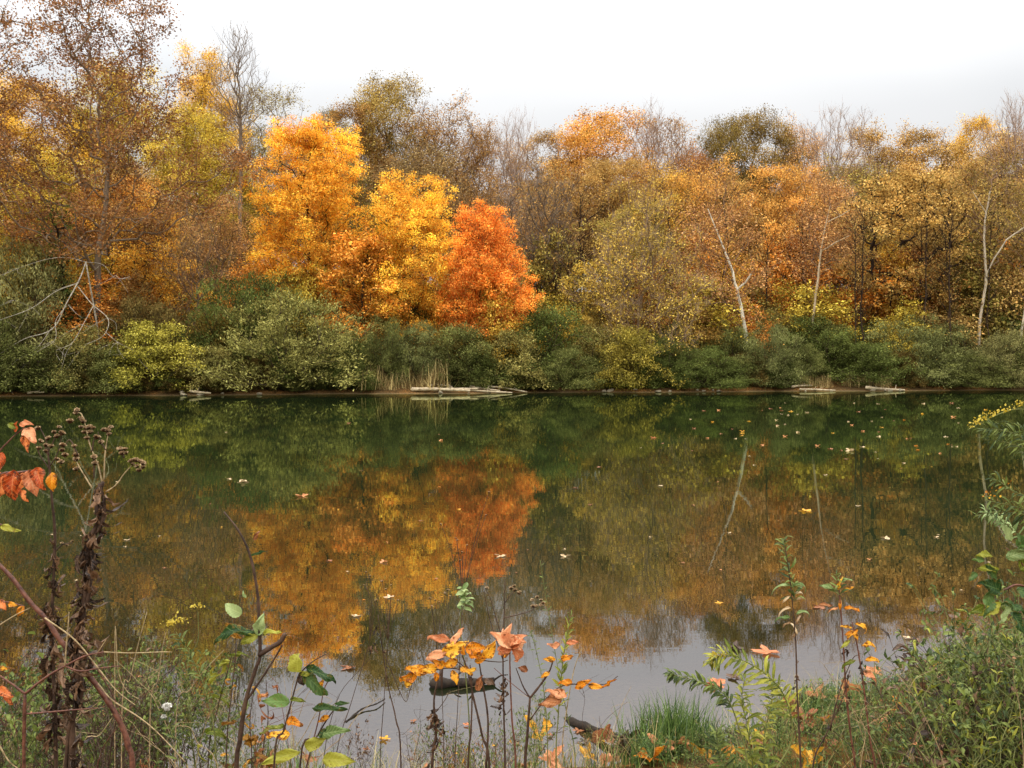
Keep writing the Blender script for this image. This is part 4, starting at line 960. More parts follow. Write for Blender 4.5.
# --- G: sapling with big green leaves
G_ = Plant('young_sapling', 'dark stemmed sapling with pale and green leaves left of the middle', 'sapling', 238, 2.0)
G_.stem([(236, 790), (240, 740), (246, 700), (256, 668), (260, 655), (259, 620), (257, 590), (250, 555), (238, 530), (224, 512)], .0062, .0018, S_DRK, True, k=8)
G_.stem([(259, 655), (270, 648), (280, 642), (285, 634)], .006, .005, S_DRK, name='branch', k=8)
G_.stem([(247, 700), (262, 678), (276, 656), (282, 645)], .0028, .0018, S_DRK, name='branch')
for q, an, L, w, mt, ro in [((242, 614), 152, 26, .55, L_PALE, .9), ((256, 632), 168, 54, .26, L_GRN, .45), ((258, 634), 80, 24, .6, L_PALE, .9), ((262, 634), 12, 26, .3, L_YGR, .6), ((258, 635), 200, 26, .5, L_YGR, .7), ((252, 556), 25, 18, .22, L_GRN, .5), ((254, 540), 60, 12, .4, L_DRY, .7), ((246, 598), 115, 10, .4, L_PALE, .8)]:
    G_.leaf(q, an, L, w, mt, roll=ro, serr=.05, curl=.35)
H_ = Plant('young_sapling', 'slim sapling with a round yellow green leaf right of the dark stemmed one', 'sapling', 272, 2.15)
H_.stem([(274, 768), (284, 730), (294, 692), (299, 674)], .003, .0018, S_DRK, True); H_.stem([(299, 674), (312, 662), (326, 654)], .0018, .001, S_DRK, name='branch')
for q, an, L, w, mt, ro, sh in [((298, 672), 88, 24, .95, L_YGR, .95, 'round'), ((306, 668), 340, 40, .28, L_GRN, .6, 'ovate'), ((304, 674), 325, 38, .42, L_GRN, .75, 'ovate'), ((300, 674), 290, 16, .8, L_BRN, .8, 'ovate'), ((300, 674), 20, 20, .4, L_YGR, .6, 'ovate'), ((290, 702), 175, 30, .5, L_GRN, .7, 'ovate'), ((290, 700), 5, 22, .3, L_YGR, .5, 'ovate'), ((286, 720), 350, 20, .5, L_YEL, .8, 'ovate'), ((284, 725), 190, 26, .3, L_YGR, .5, 'ovate')]:
    H_.leaf(q, an, L, w, mt, roll=ro, serr=.05, shape=sh)
I_ = Plant('young_sapling', 'short sapling with long narrow green leaves left of the pale water', 'sapling', 300, 2.25)
I_.stem([(300, 766), (316, 738), (330, 715), (342, 702)], .003, .0014, S_DRK, True); I_.stem([(306, 768), (318, 722), (324, 690), (332, 676)], .0018, .001, S_RED, name='branch')
for q, an, L, w, mt, ro in [((312, 708), 8, 42, .2, L_GRN, .5), ((318, 735), 20, 44, .35, L_PALE, .6), ((324, 728), 260, 18, .5, L_GRN, .7), ((318, 690), 60, 16, .4, L_YEL, .7), ((300, 752), 190, 46, .3, L_YGR, .6), ((322, 760), 10, 40, .4, L_YGR, .7), ((306, 748), 30, 30, .5, L_YGR, .7), ((330, 716), 200, 18, .4, L_YEL, .7), ((290, 735), 180, 24, .45, L_YEL, .7), ((335, 704), 15, 20, .3, L_GRN, .6)]:
    I_.leaf(q, an, L, w, mt, roll=ro, serr=.04)
for i, (b, mt, lab) in enumerate([([(226, 768), (232, 690), (236, 650), (234, 610)], L_AMB, 'thin weed with curled yellow leaves behind the dark stemmed sapling'), ([(208, 768), (216, 715), (228, 670), (232, 655)], L_YGR, 'thin dark weed with yellow green leaves left of the dark stemmed sapling'),
                                  ([(252, 768), (250, 720), (256, 680)], L_AMB, 'thin stem with shrivelled yellow leaves inside the sapling'), ([(262, 768), (268, 720), (266, 680)], L_DRY, 'thin red stem with dry leaves right of the dark stemmed sapling')]):
    q = Plant('slim_weed', lab, 'weed', b[0][0], 2.3+.08*i, 'slim weeds around the saplings'); q.stem(b, .0022, .001, S_DRK, True); S = b
    for j in range(11):
        f = random.random(); k = int(f*(len(b)-1)); x = b[k][0]+random.uniform(-6, 6); y = b[k][1]+(b[min(k+1, len(b)-1)][1]-b[k][1])*random.random()
        q.leaf((x, y), random.choice([20, 160, 200, 340, 300, 240]), random.uniform(9, 20), random.uniform(.2, .55), mt, roll=random.uniform(.2, .9), wav=.12, curl=random.uniform(.5, 1.6))

# --- thin dark stems
q = Plant('dried_weed', 'thin dark stalk with withered brown flowers left of the orange leaved sapling', 'weed', 400, 2.2, 'dry withered stalks')
q.stem([(401, 768), (396, 720), (389, 690), (384, 660), (378, 615)], .0024, .0012, S_DRK, True); withered(q, [(380, 615), (376, 640), (370, 648)], 9, .03, seed=10, spread=.008); withered(q, [(384, 650), (388, 675)], 5, .02, seed=11, spread=.005)
q.stem([(385, 655), (404, 700), (410, 690), (413, 680)], .001, .0008, S_DRK, name='twig')
q = Plant('dried_weed', 'thick withered stalk below the dark floating wood', 'weed', 433, 2.3, 'dry withered stalks')
q.stem([(432, 775), (436, 735), (434, 700), (440, 672)], .005, .002, S_DRK, True); withered(q, [(432, 768), (436, 735), (433, 712)], 34, .04, seed=12, spread=.02)
q.stem([(436, 712), (445, 700), (450, 690)], .001, .0008, S_DRK, name='twig')
q = Plant('dried_weed', 'tall thin stalk with seed heads rising through the pink leaves', 'weed', 504, 2.1, 'dry withered stalks')
q.stem([(505, 775), (504, 720), (503, 660), (504, 620), (505, 580)], .003, .001, S_DRK, True)
for b in [[(504, 618), (520, 614), (532, 610), (536, 604)], [(504, 604), (510, 596), (515, 591)], [(503, 640), (496, 618), (491, 600), (486, 590)], [(503, 660), (490, 620), (484, 590)]]: q.stem(b, .0014, .0008, S_DRK, name='twig')
heads(q, [(511, 588), (515, 590), (519, 593), (514, 586), (520, 592), (532, 600), (537, 597), (541, 600), (536, 606), (541, 605), (533, 606), (543, 603), (487, 588)], .75)
withered(q, [(504, 730), (502, 700), (506, 680)], 16, .03, seed=13, spread=.012)
for i, (b, hs, lab) in enumerate([([(455, 768), (458, 700), (462, 600), (463, 556)], [(441, 524), (457, 540), (462, 552), (456, 538), (489, 492), (486, 515), (460, 560), (467, 545)], 'very thin tall stalk reaching highest over the orange reflection'),
                                  ([(380, 768), (384, 700), (388, 640), (390, 600)], [(364, 585), (369, 578), (382, 581), (386, 589), (391, 585), (398, 600)], 'very thin stalk with tiny seed heads left of the tallest thin one'),
                                  ([(335, 768), (352, 700), (370, 640), (372, 600)], [(366, 572), (370, 576), (376, 600)], 'very thin stalk with three tiny seed heads over the orange reflection'),
                                  ([(444, 768), (442, 690), (440, 620)], [(430, 598), (435, 600), (439, 602), (445, 593), (450, 596), (448, 590), (432, 606)], 'wispy stalk with pale dotted seeds above the orange leaves')]):
    q = Plant('wispy_stalk', lab, 'stalk', b[0][0], 2.6, 'wispy stalks in front of the pond'); q.stem(b, .0016, .0007, S_DRK, True)
    for h in hs: q.stem([b[-2], ((b[-1][0]+h[0])/2, (b[-2][1]*.4+h[1]*.6)), h], .0009, .0006, S_DRK, name='twig', k=4)
    heads(q, hs, .5)
# --- I: orange leaved sapling, centre
O_ = Plant('orange_sapling', 'sapling in the middle with a fan of yellow orange leaves', 'sapling', 478, 2.1)
O_.stem([(490, 785), (482, 735), (474, 700), (468, 672), (462, 655)], .004, .0016, S_DRK, True); O_.stem([(468, 785), (471, 730), (472, 690), (470, 665)], .003, .0014, S_DRK, True); O_.stem([(486, 768), (488, 720), (482, 680), (478, 655)], .003, .0014, S_DRK, name='branch')
O_.stem([(468, 672), (450, 668), (425, 672), (400, 678)], .0018, .001, S_DRK, name='twig'); O_.stem([(466, 668), (450, 656), (440, 648)], .0014, .001, S_DRK, name='twig'); O_.stem([(478, 660), (500, 662), (508, 660)], .0014, .001, S_DRK, name='twig')
for q, an, L, w, mt, ro in [((447, 652), 190, 28, .38, L_PINK, .8), ((450, 640), 165, 30, .35, L_PINK, .7), ((444, 655), 42, 30, .5, L_YEL, .9), ((452, 645), 65, 26, .35, L_PINK, .8), ((466, 648), 10, 22, .6, L_YEL, .95), ((468, 652), 350, 24, .55, L_YEL, .9), ((464, 655), 90, 14, .5, L_YEL, .9), ((486, 658), 60, 24, .55, L_YEL, .95),
                            ((458, 660), 200, 20, .5, L_YEL, .9), ((475, 662), 25, 16, .5, L_YEL, .8), ((476, 668), 200, 14, .4, L_YEL, .9), ((503, 657), 45, 12, .7, L_YEL, .9), ((438, 668), 185, 24, .5, L_YEL, .9), ((428, 671), 175, 26, .45, L_YEL, .9), ((418, 674), 190, 26, .45, L_YEL, .9), ((446, 666), 150, 20, .5, L_YEL, .8), ((410, 676), 250, 14, .6, L_YEL, .9), ((452, 670), 300, 18, .5, L_YEL, .8), ((436, 672), 280, 14, .5, L_YEL, .9), ((460, 668), 340, 18, .5, L_YEL, .7),
                            ((478, 690), 80, 20, .5, L_DRY, .8), ((484, 680), 350, 14, .5, L_BRN, .7)]:
    O_.leaf(q, an, L, w, mt, roll=ro, wav=.05, curl=.35)
K_ = Plant('pink_leaved_stem', 'stem topped with a rosette of salmon pink leaves in the middle', 'sapling', 508, 2.05)
K_.stem([(516, 785), (512, 720), (510, 670), (510, 646)], .0028, .0014, S_RED, True)
for an, L, w in [(140, 30, .5), (80, 24, .62), (112, 22, .5), (15, 24, .55), (345, 24, .55), (318, 22, .6), (222, 22, .5), (48, 22, .6), (180, 16, .5)]:
    K_.leaf((510+random.uniform(-3, 3), 645+random.uniform(-3, 3)), an+random.uniform(-8, 8), L, w, L_PINK, roll=random.uniform(.6, .95), tilt=random.uniform(-.1, .5), curl=random.uniform(.2, .7), fold=.45, wav=.07)
J_ = Plant('forked_twig', 'dark forked twig with small yellow orange leaves right of the pink rosette', 'sapling', 527, 2.1)
J_.stem([(525, 785), (527, 740), (530, 698)], .0042, .003, S_DRK, True); J_.stem([(530, 698), (541, 684), (549, 672), (553, 661)], .0028, .0016, S_DRK, name='branch'); J_.stem([(530, 698), (523, 686), (516, 668)], .0022, .0012, S_DRK, name='branch'); J_.stem([(530, 698), (510, 682), (494, 668)], .001, .0008, S_RED, name='twig')
for q, an, L, w, mt, ro in [((555, 660), 170, 15, .5, L_YEL, .8), ((561, 660), 20, 16, .5, L_YEL, .8), ((528, 670), 165, 12, .6, L_DRY, .8), ((572, 682), 175, 17, .5, L_YEL, .9), ((575, 688), 30, 22, .4, L_YEL, .8), ((588, 686), 5, 20, .4, L_YEL, .7), ((603, 687), 35, 20, .2, L_YEL, .6), ((550, 672), 200, 12, .4, L_YEL, .7), ((560, 690), 200, 16, .5, L_DRY, .7), ((562, 700), 190, 26, .4, L_DRY, .7), ((566, 696), 160, 26, .4, L_PINK, .7), ((560, 645), 170, 16, .5, L_PINK, .8), ((566, 643), 10, 14, .4, L_PINK, .8)]:
    J_.leaf(q, an, L, w, mt, roll=ro, wav=.07)
J_.stem([(530, 720), (545, 700), (562, 686), (585, 684), (606, 684), (618, 676)], .0018, .0009, S_DRK, name='twig')
q = Plant('feathery_weed', 'feathery green stem with a fine leafy tip right of the pink leaves', 'weed', 566, 2.15)
leafy(q, [(556, 775), (558, 720), (562, 670), (566, 640), (572, 612)], 46, 14, .22, L_YGR, ground=True, seed=5, start=.3, spread=35)
q = Plant('feathery_weed', 'leafy green vine tip with rounded leaves over the orange reflection edge', 'weed', 462, 2.3)
leafy(q, [(470, 760), (466, 680), (460, 620), (466, 600), (461, 586)], 22, 14, .5, L_PALE, ground=True, seed=6, start=.62, spread=70)
for i, (b, lab) in enumerate([([(576, 775), (568, 720), (560, 680), (548, 610), (540, 560)], 'fine green asparagus like stem crossing the twig'), ([(548, 775), (545, 700), (536, 650), (530, 630)], 'fine stem between the forked twig and the pink leaves')]):
    q = Plant('feathery_weed', lab, 'weed', b[0][0], 2.3); leafy(q, b, 34, 9, .2, L_BUD, r0=.0016, r1=.0006, ground=True, seed=8+i, spread=60)
q = Plant('straw_stalk', 'pale straw stalk leaning right from the middle of the near bank', 'stalk', 560, 2.3, 'pale dry stalks'); q.stem([(562, 765), (566, 715), (574, 670), (582, 648)], .002, .001, S_TAN, True)

# --- N goldenrods right
q = Plant('goldenrod', 'dark green goldenrod tip bending left over the pale water', 'goldenrod', 745, 2.6)
leafy(q, [(748, 775), (738, 725), (724, 694), (700, 682), (678, 676), (670, 674)], 84, 18, .2, L_BUD, r0=.003, ground=True, seed=21, start=.3, spread=50)
q = Plant('goldenrod', 'yellow green goldenrod arching over with a drooping golden tip', 'goldenrod', 790, 2.7)
leafy(q, [(770, 790), (792, 740), (786, 700), (768, 676), (742, 660), (722, 655), (712, 662)], 90, 26, .17, L_YGR, r0=.003, ground=True, seed=22, start=.25, spread=55); plume(q, [(712, 664), (716, 656), (728, 657)], 60, .008, L_GOLD, 3, spread=.007)
for i, (b, lab) in enumerate([([(755, 790), (748, 730), (742, 700), (746, 672)], 'upright yellow green goldenrod under the arching one'), ([(765, 790), (764, 740), (772, 700), (770, 680)], 'green goldenrod stem beside the tall reed'), ([(735, 790), (720, 755), (716, 728)], 'short green weed left of the goldenrods')]):
    q = Plant('goldenrod', lab, 'goldenrod', b[0][0], 2.9); leafy(q, b, 60, 22, .18, L_YGR if i < 2 else L_BUD, r0=.0025, ground=True, seed=23+i, start=.1, spread=60)
# --- O tall stem, P orange stems
q = Plant('milkweed_stem', 'tall slim stem with pale narrow curled leaves right of the goldenrods', 'weed', 800, 2.5)
q.stem([(801, 785), (799, 730), (797, 690), (796, 650), (794, 620), (790, 580), (785, 545)], .003, .0012, S_DRK, True)
leafy(q, [(795, 600), (792, 580), (785, 552), (784, 538)], 36, 16, .18, L_BUD, r0=.001, seed=31, start=0, spread=45)
for x, y, an, L in [(790, 586, 150, 18), (793, 586, 30, 20), (790, 596, 215, 12), (795, 594, 40, 12), (791, 608, 170, 14), (796, 614, 20, 18), (790, 618, 165, 16), (795, 600, 25, 12), (797, 634, 115, 14), (795, 632, 260, 10), (791, 622, 200, 12), (797, 625, 80, 12)]: q.leaf((x, y), an, L, .22, L_CRM if L < 15 else L_PALE, shape='lance', roll=.6, curl=.8)
withered(q, [(797, 660), (798, 700)], 7, .025, seed=33, spread=.005)
q = Plant('willowherb', 'slim stem with orange yellow leaves at its top, taller of the pair at the right', 'weed', 852, 2.5, 'orange leaved stems')
q.stem([(856, 785), (850, 730), (846, 690), (843, 640), (840, 600), (838, 580)], .0032, .0014, S_RED, True)
for x, y, an, L, mt in [(838, 590, 80, 18, L_YEL), (842, 592, 30, 16, L_YEL), (844, 608, 5, 20, L_YEL), (840, 610, 100, 12, L_YEL), (836, 590, 160, 20, L_PALE), (840, 582, 20, 16, L_PALE), (838, 608, 190, 14, L_DRY), (832, 606, 170, 18, L_DRY), (844, 635, 20, 16, L_YEL)]: q.leaf((x, y), an, L, .25, mt, shape='lance', roll=.6, curl=.5)
withered(q, [(845, 650), (850, 720)], 12, .025, seed=34, spread=.006)
leafy(q, [(840, 595), (838, 584), (836, 572)], 16, 14, .2, L_BUD, r0=.001, seed=35, start=0, spread=50)
q = Plant('willowherb', 'shorter slim stem with orange leaves leaning beside the taller one', 'weed', 868, 2.45, 'orange leaved stems')
q.stem([(876, 785), (870, 740), (864, 690), (858, 650), (852, 622)], .0034, .0016, S_RED, True)
for x, y, an, L, mt in [(855, 624, 350, 22, L_YEL), (852, 628, 160, 14, L_YEL), (858, 630, 200, 16, L_YEL), (862, 645, 5, 24, L_YEL), (858, 640, 120, 14, L_YEL), (850, 640, 220, 16, L_YGR), (865, 660, 15, 18, L_YEL), (862, 672, 330, 22, L_PINK), (856, 660, 190, 18, L_YGR)]: q.leaf((x, y), an, L, .28, mt, shape='lance', roll=.6, curl=.5)
withered(q, [(862, 660), (866, 720)], 12, .028, seed=36, spread=.008)
q = Plant('dried_weed', 'dark dry stalk slanting right below the orange leaved stems', 'weed', 815, 2.6, 'dry withered stalks')
q.stem([(812, 775), (826, 735), (842, 700), (850, 670)], .0028, .0012, S_DRK, True); withered(q, [(826, 735), (848, 675)], 16, .025, seed=37, spread=.006)
q.stem([(830, 730), (840, 690), (852, 660), (858, 655)], .002, .001, S_DRK, name='twig')
# --- right edge plants
q = Plant('goldenrod', 'arching goldenrod with yellow flower plume at the upper right edge of the pond', 'goldenrod', 1060, 2.1)
leafy(q, [(1075, 760), (1062, 600), (1050, 480), (1024, 440), (1000, 430), (985, 428)], 60, 30, .1, L_BUD, r0=.003, ground=True, seed=41, start=.5, spread=50)
plume(q, [(1040, 402), (1018, 407), (1000, 413), (985, 420), (968, 430)], 130, .0075, L_GOLD, 5, spread=.006)
q.stem([(1050, 470), (1040, 420), (1018, 409), (990, 418), (968, 430)], .0016, .0008, S_GRN, name='twig')
for i, b in enumerate([[(1050, 520), (1035, 500), (1015, 492), (1000, 482), (992, 478)], [(1055, 530), (1030, 512), (1008, 505), (985, 500)], [(1060, 560), (1040, 520), (1020, 514), (996, 512), (975, 516)], [(1050, 470), (1030, 452), (1005, 442), (985, 440)], [(1060, 500), (1046, 460), (1030, 440), (1018, 424)]]):
    leafy(q, b, 34, 20, .14, L_BUD, r0=.0015, seed=42+i, start=.1, spread=50)
plume(q, [(992, 500), (990, 496), (1010, 488)], 24, .007, L_YEL, 6, name='flower_plume', spread=.008)
q = Plant('box_elder_sapling', 'sapling at the right edge with large light green toothed leaves', 'sapling', 1050, 2.15)
q.stem([(1070, 780), (1055, 660), (1040, 600), (1020, 585), (1004, 590)], .005, .002, S_RED, True); q.stem([(1040, 600), (1020, 560), (1006, 548)], .0025, .0012, S_RED, name='branch'); q.stem([(1045, 620), (1020, 618), (1002, 612)], .0022, .0012, S_RED, name='branch')
for x, y, an, L, w, mt in [(1000, 590, 155, 28, .6, L_GRN), (990, 590, 250, 32, .5, L_GRN), (998, 570, 170, 30, .4, L_YGR), (984, 560, 175, 18, .5, L_GRN), (992, 556, 165, 20, .4, L_YGR), (1010, 540, 110, 22, .5, L_PALE), (1016, 545, 30, 24, .6, L_GRN), (1006, 558, 20, 26, .5, L_PALE), (1004, 600, 330, 26, .5, L_GRN), (1000, 604, 200, 26, .45, L_YGR), (1012, 612, 290, 26, .5, L_GRN), (1020, 570, 40, 26, .6, L_YGR), (1016, 590, 350, 28, .6, L_GRN), (996, 580, 120, 22, .5, L_GRN), (1008, 606, 240, 24, .4, L_PALE), (976, 572, 230, 16, .5, L_GRN), (984, 606, 200, 20, .5, L_YGR), (1022, 552, 100, 26, .6, L_GRN), (1024, 600, 60, 24, .5, L_YGR)]:
    q.leaf((x, y), an, L, w, mt, roll=random.uniform(.5, .95), serr=.1, wav=.05)
q = Plant('willow_shoot', 'leafy shoot with narrow grey green leaves in front of the pale sapling reflection at right', 'weed', 1030, 2.4)
leafy(q, [(1045, 760), (1040, 600), (1020, 540), (1000, 520), (985, 512)], 60, 18, .16, L_PALE, ground=True, seed=51, start=.55, spread=55)

# ------------------------------------------------------------ filler weeds on the near bank
def weed_proto(seed, H, R, nl, ls, asp, mat, smat, prof=VASE, nc=24, per=4, base=.25, head=0):
    r = np.random.default_rng(seed)
    cc = envelope(r, nc, H, R, H*base, prof, .7); P = (cc[:, None]+r.normal(0, R*.2, (len(cc), per, 3))).reshape(-1, 3); P[:, 2] = np.maximum(P[:, 2], .03)
    N, par, n0 = mst([[[0, 0, 0], [r.normal(0, .02), r.normal(0, .02), H*.3], [r.normal(0, .05), r.normal(0, .05), H*.7]]], P, .5, .04, jit=.12, seed=seed, down=1.5)
    rad, ch = radii(N, par, .0006, 2.6); i = np.arange(1, len(N)); pr = par[i]
    V, Q = tubes(N[pr], N[i], np.minimum(rad[pr], rad[i]*1.2), rad[i], 4); st = mesh_np('stems', V, Q, smat)
    fo = None
    if nl:
        its = []; G = [leaf_geo(1, asp, r.uniform(.1, .8), .3, 0, 'lance' if asp < .4 else 'ovate', 5, 2, twist=r.uniform(-1, 1), wav=.05) for _ in range(4)]
        out = np.where(rad < .0014)[0]
        for k in range(nl):
            g = G[k % 4]; j = out[r.integers(0, len(out))]; L = ls*r.uniform(.5, 1.3); t = N[j]-N[par[j]]; t /= np.linalg.norm(t)+1e-9
            its.append(((g[0]*L, g[1], g[2], g[3]), N[j], t*.6+r.normal(0, .7, 3), (r.normal()*.5, r.normal()*.5, 1), r.uniform(0, 1)))
        fo = geos_mesh('foliage', its, mat)
    return st, fo, H
W = [weed_proto(1, .55, .16, 460, .02, .3, L_BUD, S_GRN), weed_proto(2, .5, .18, 300, .02, .5, L_BUD, S_DRK), weed_proto(3, .6, .14, 60, .022, .4, L_DRY, S_TAN), weed_proto(4, .45, .2, 240, .028, .16, L_YGR, S_GRN, EGG),
     weed_proto(5, .5, .16, 46, .02, .4, L_AMB, S_RED), weed_proto(6, .6, .15, 0, 0, .3, None, S_DRK, nc=34), weed_proto(7, .35, .2, 300, .026, .25, L_BUD, S_GRN, DOME, base=.1), weed_proto(8, .55, .14, 0, 0, .3, None, S_TAN, nc=30),
     weed_proto(9, .4, .18, 200, .024, .45, L_BRN, S_DRK, DOME, base=.1),
     weed_proto(10, .7, .3, 900, .026, .32, L_GR2, S_DRK, DOME, nc=60, per=5, base=.08), weed_proto(11, .6, .26, 700, .024, .4, L_DRY, S_RED, DOME, nc=50, per=5, base=.08)]
WN = [('aster_weed', 'bushy green weed with small narrow leaves'), ('chickweed', 'dark stemmed weed with small rounded leaves'), ('dry_weed', 'straw coloured weed with a few dry leaves'), ('goldenrod_shoot', 'yellow green weed with thin narrow leaves'), ('yellowing_weed', 'red stemmed weed with small yellow leaves'),
      ('bare_weed', 'bare dark branching weed'), ('low_weed', 'low leafy green weed'), ('bare_weed', 'bare straw coloured branching weed'), ('withered_weed', 'low withered brown weed'), ('thicket_weed', 'dense dark green bushy weed'), ('rusty_weed', 'dense bushy weed with rusty dry leaves')]
def put_weed(k, px, Y, toppy, where, sx=1.0, lean=.12):
    x = (px-512)/F*Y; z = float(ground_z(x, Y)); z = max(z, -.05); ht = CAMH-(toppy-HY)/F*Y-z
    st, fo, H = W[k]; s = max(.25, ht/H)
    if s > 2.4: s = 2.4
    nm, ds = WN[k]; root = empty(nm, (x, Y, z), f'{ds} {where}', 'weed', f'{ds}s {where}'); ss = min(s, 1.5)*sx
    root.scale = (ss, ss, s); root.rotation_euler = (random.uniform(-lean, lean), random.uniform(-lean, lean), random.uniform(0, 6.28))
    link('stems', st, root)
    if fo: link('foliage', fo, root)
R_ = random.uniform
for i in range(60):      # left tangle
    k = random.choice([0, 1, 2, 5, 5, 7, 0, 1, 0, 8, 8]); px = R_(-20, 235); put_weed(k, px, R_(3.1, 4.0), R_(640, 735) if px > 60 else R_(655, 740), 'in the tangle at the lower left', .8)
for i in range(26):      # low middle
    k = random.choice([0, 1, 6, 2, 5, 8]); put_weed(k, R_(230, 640), R_(3.4, 3.95), R_(715, 755), 'along the bottom in the middle', .8)
for i in range(20):
    k = random.choice([0, 1, 5, 4]); put_weed(k, R_(430, 600), R_(2.9, 3.6), R_(690, 740), 'around the orange sapling in the middle', .6)
for i in range(120):      # right bank
    px = R_(690, 1060); k = random.choice([0, 0, 1, 1, 3, 6, 6, 6, 2, 8, 8, 5]); Y = R_(3.4, float(near_shore((px-512)/F*4.3))-.05)
    put_weed(k, px, Y, np.interp(px, [690, 800, 880, 1060], [735, 728, 690, 655])+R_(-12, 35), 'on the grassy bank at the lower right', 1.0)
for i in range(30):      # right edge bushy mass
    px = R_(930, 1080); k = random.choice([0, 1, 1, 2, 4, 6, 8]); Y = R_(2.8, 4.6); put_weed(k, px, Y, np.interp(px, [930, 980, 1080], [680, 630, 600])+R_(0, 60), 'in the dark thicket at the right edge', 1.2)

for i in range(9): put_weed(9, R_(935, 1070), R_(3.0, 4.4), R_(628, 680), 'in the dark thicket at the right edge')
for i in range(3): put_weed(10, R_(930, 1060), R_(3.0, 4.2), R_(665, 720), 'in the dark thicket at the right edge')
for i in range(8): put_weed(9, R_(820, 940), R_(3.6, 4.4), R_(700, 735), 'behind the orange leaved stems at the right')
for i in range(5): put_weed(9, R_(-20, 150), R_(3.3, 3.9), R_(690, 730), 'in the tangle at the lower left', .8)
for i in range(14): put_weed(random.choice([0, 0, 6, 3]), R_(955, 1060), R_(2.5, 3.6), R_(585, 650), 'in the dark thicket at the right edge')
for i in range(16): put_weed(random.choice([0, 1, 5]), R_(-20, 210), R_(2.6, 3.4), R_(620, 690), 'in the tangle at the lower left', .8)
# grass and ground cover (uncountable)
def grass(name, n, xf, hmin, hmax, mat, label, bend=.5, w=.0028, seed=0):
    r = np.random.default_rng(seed); px, Yv = xf(r, n); x = (px-512)/F*Yv; z = np.maximum(ground_z(x, Yv), -.03)
    H = r.uniform(hmin, hmax, n); a = r.uniform(0, 6.28, n); b = r.uniform(.1, bend, n)*H; wd = w*r.uniform(.6, 1.4, n); pa = a+math.pi/2+r.normal(0, .5, n)
    V = []; k = 5
    for i in range(k):
        f = i/(k-1); cx = x+np.cos(a)*b*f*f; cy = Yv+np.sin(a)*b*f*f; cz = z+H*f*(1-.25*f*b/H); ww = wd*(1-f)**.7+.0002
        V.append(np.stack([cx-np.cos(pa)*ww, cy-np.sin(pa)*ww, cz], 1)); V.append(np.stack([cx+np.cos(pa)*ww, cy+np.sin(pa)*ww, cz], 1))
    V = np.stack(V, 1).reshape(-1, 3); base = (np.arange(n)*2*k)[:, None, None]
    q = np.array([[2*i, 2*i+1, 2*i+3, 2*i+2] for i in range(k-1)])[None]; Q = (base+q).reshape(-1, 4)
    v = np.repeat(r.uniform(0, 1, n), 2*k); u = np.tile(np.repeat(np.linspace(0, 1, k), 2), n)
    o = link(name, mesh_np(name, V, Q, mat, {'v': v, 'u': u, 'w': np.full(len(V), .5)})); tag(o, label, 'grass', kind='stuff')
GR = near_leaf('grass_blade', lin(42, 66, 26), lin(112, 134, 66), None, rib=0); GRD = near_leaf('dry_grass_blade', lin(140, 122, 70), lin(198, 178, 120), None, rib=0)
def tuft(cx, cy_, sx, sy): return lambda r, n: (r.normal(cx, sx, n), r.normal(cy_, sy, n))
grass('grass_tuft', 900, tuft(672, 4.0, 22, .08), .10, .30, GR, 'dense green grass tuft at the water edge right of the middle', .5, seed=1)
def bank(r, n):
    cc = np.random.default_rng(5).uniform(640, 1080, 90); cd = np.random.default_rng(6).uniform(0, 1, 90); ci = r.integers(0, 90, n); px = np.clip(cc[ci]+r.normal(0, 9, n), 636, 1090); ns = near_shore((px-512)/F*4.4); return px, 3.3+(ns-3.3)*np.clip(cd[ci]**.7+r.normal(0, .06, n), 0, 1)
grass('bank_grass', 4200, bank, .04, .17, GR, 'green grass covering the bank at the lower right', .9, .0022, seed=2)
grass('dry_grass', 500, bank, .05, .26, GRD, 'dry straw grass among the green on the right bank', 1.0, .0016, seed=3)
grass('edge_grass', 800, lambda r, n: (r.uniform(-30, 640, n), r.uniform(3.3, 3.98, n)), .05, .2, GRD, 'dry grass along the bottom edge of the near bank', 1.0, .0015, seed=4)
grass('edge_grass', 900, lambda r, n: (r.uniform(-30, 640, n), r.uniform(3.3, 3.95, n)), .04, .16, GR, 'green grass along the bottom edge of the near bank', .9, .002, seed=5)
r = np.random.default_rng(77); its = []; Gs = [leaf_geo(1, a, .4, .3, 0, 'ovate', 4, 1, wav=.05) for a in (.6, .45, .3)]
px, Yv = bank(r, 5200)
for i in range(5200):
    x = (px[i]-512)/F*Yv[i]; g = Gs[i % 3]; L = r.uniform(.012, .03); z = max(0, float(ground_z(x, Yv[i])))+abs(r.normal(0, .05))+.01
    its.append(((g[0]*L, g[1], g[2], g[3]), (x, Yv[i], z), r.normal(0, 1, 3)*np.array([1, 1, .5]), (r.normal()*.4, r.normal()*.4, 1), r.uniform(0, 1)))
tag(link('ground_cover', geos_mesh('ground_cover', its, L_BUD)), 'small leaved green ground cover on the lower right bank', 'ground cover', kind='stuff')

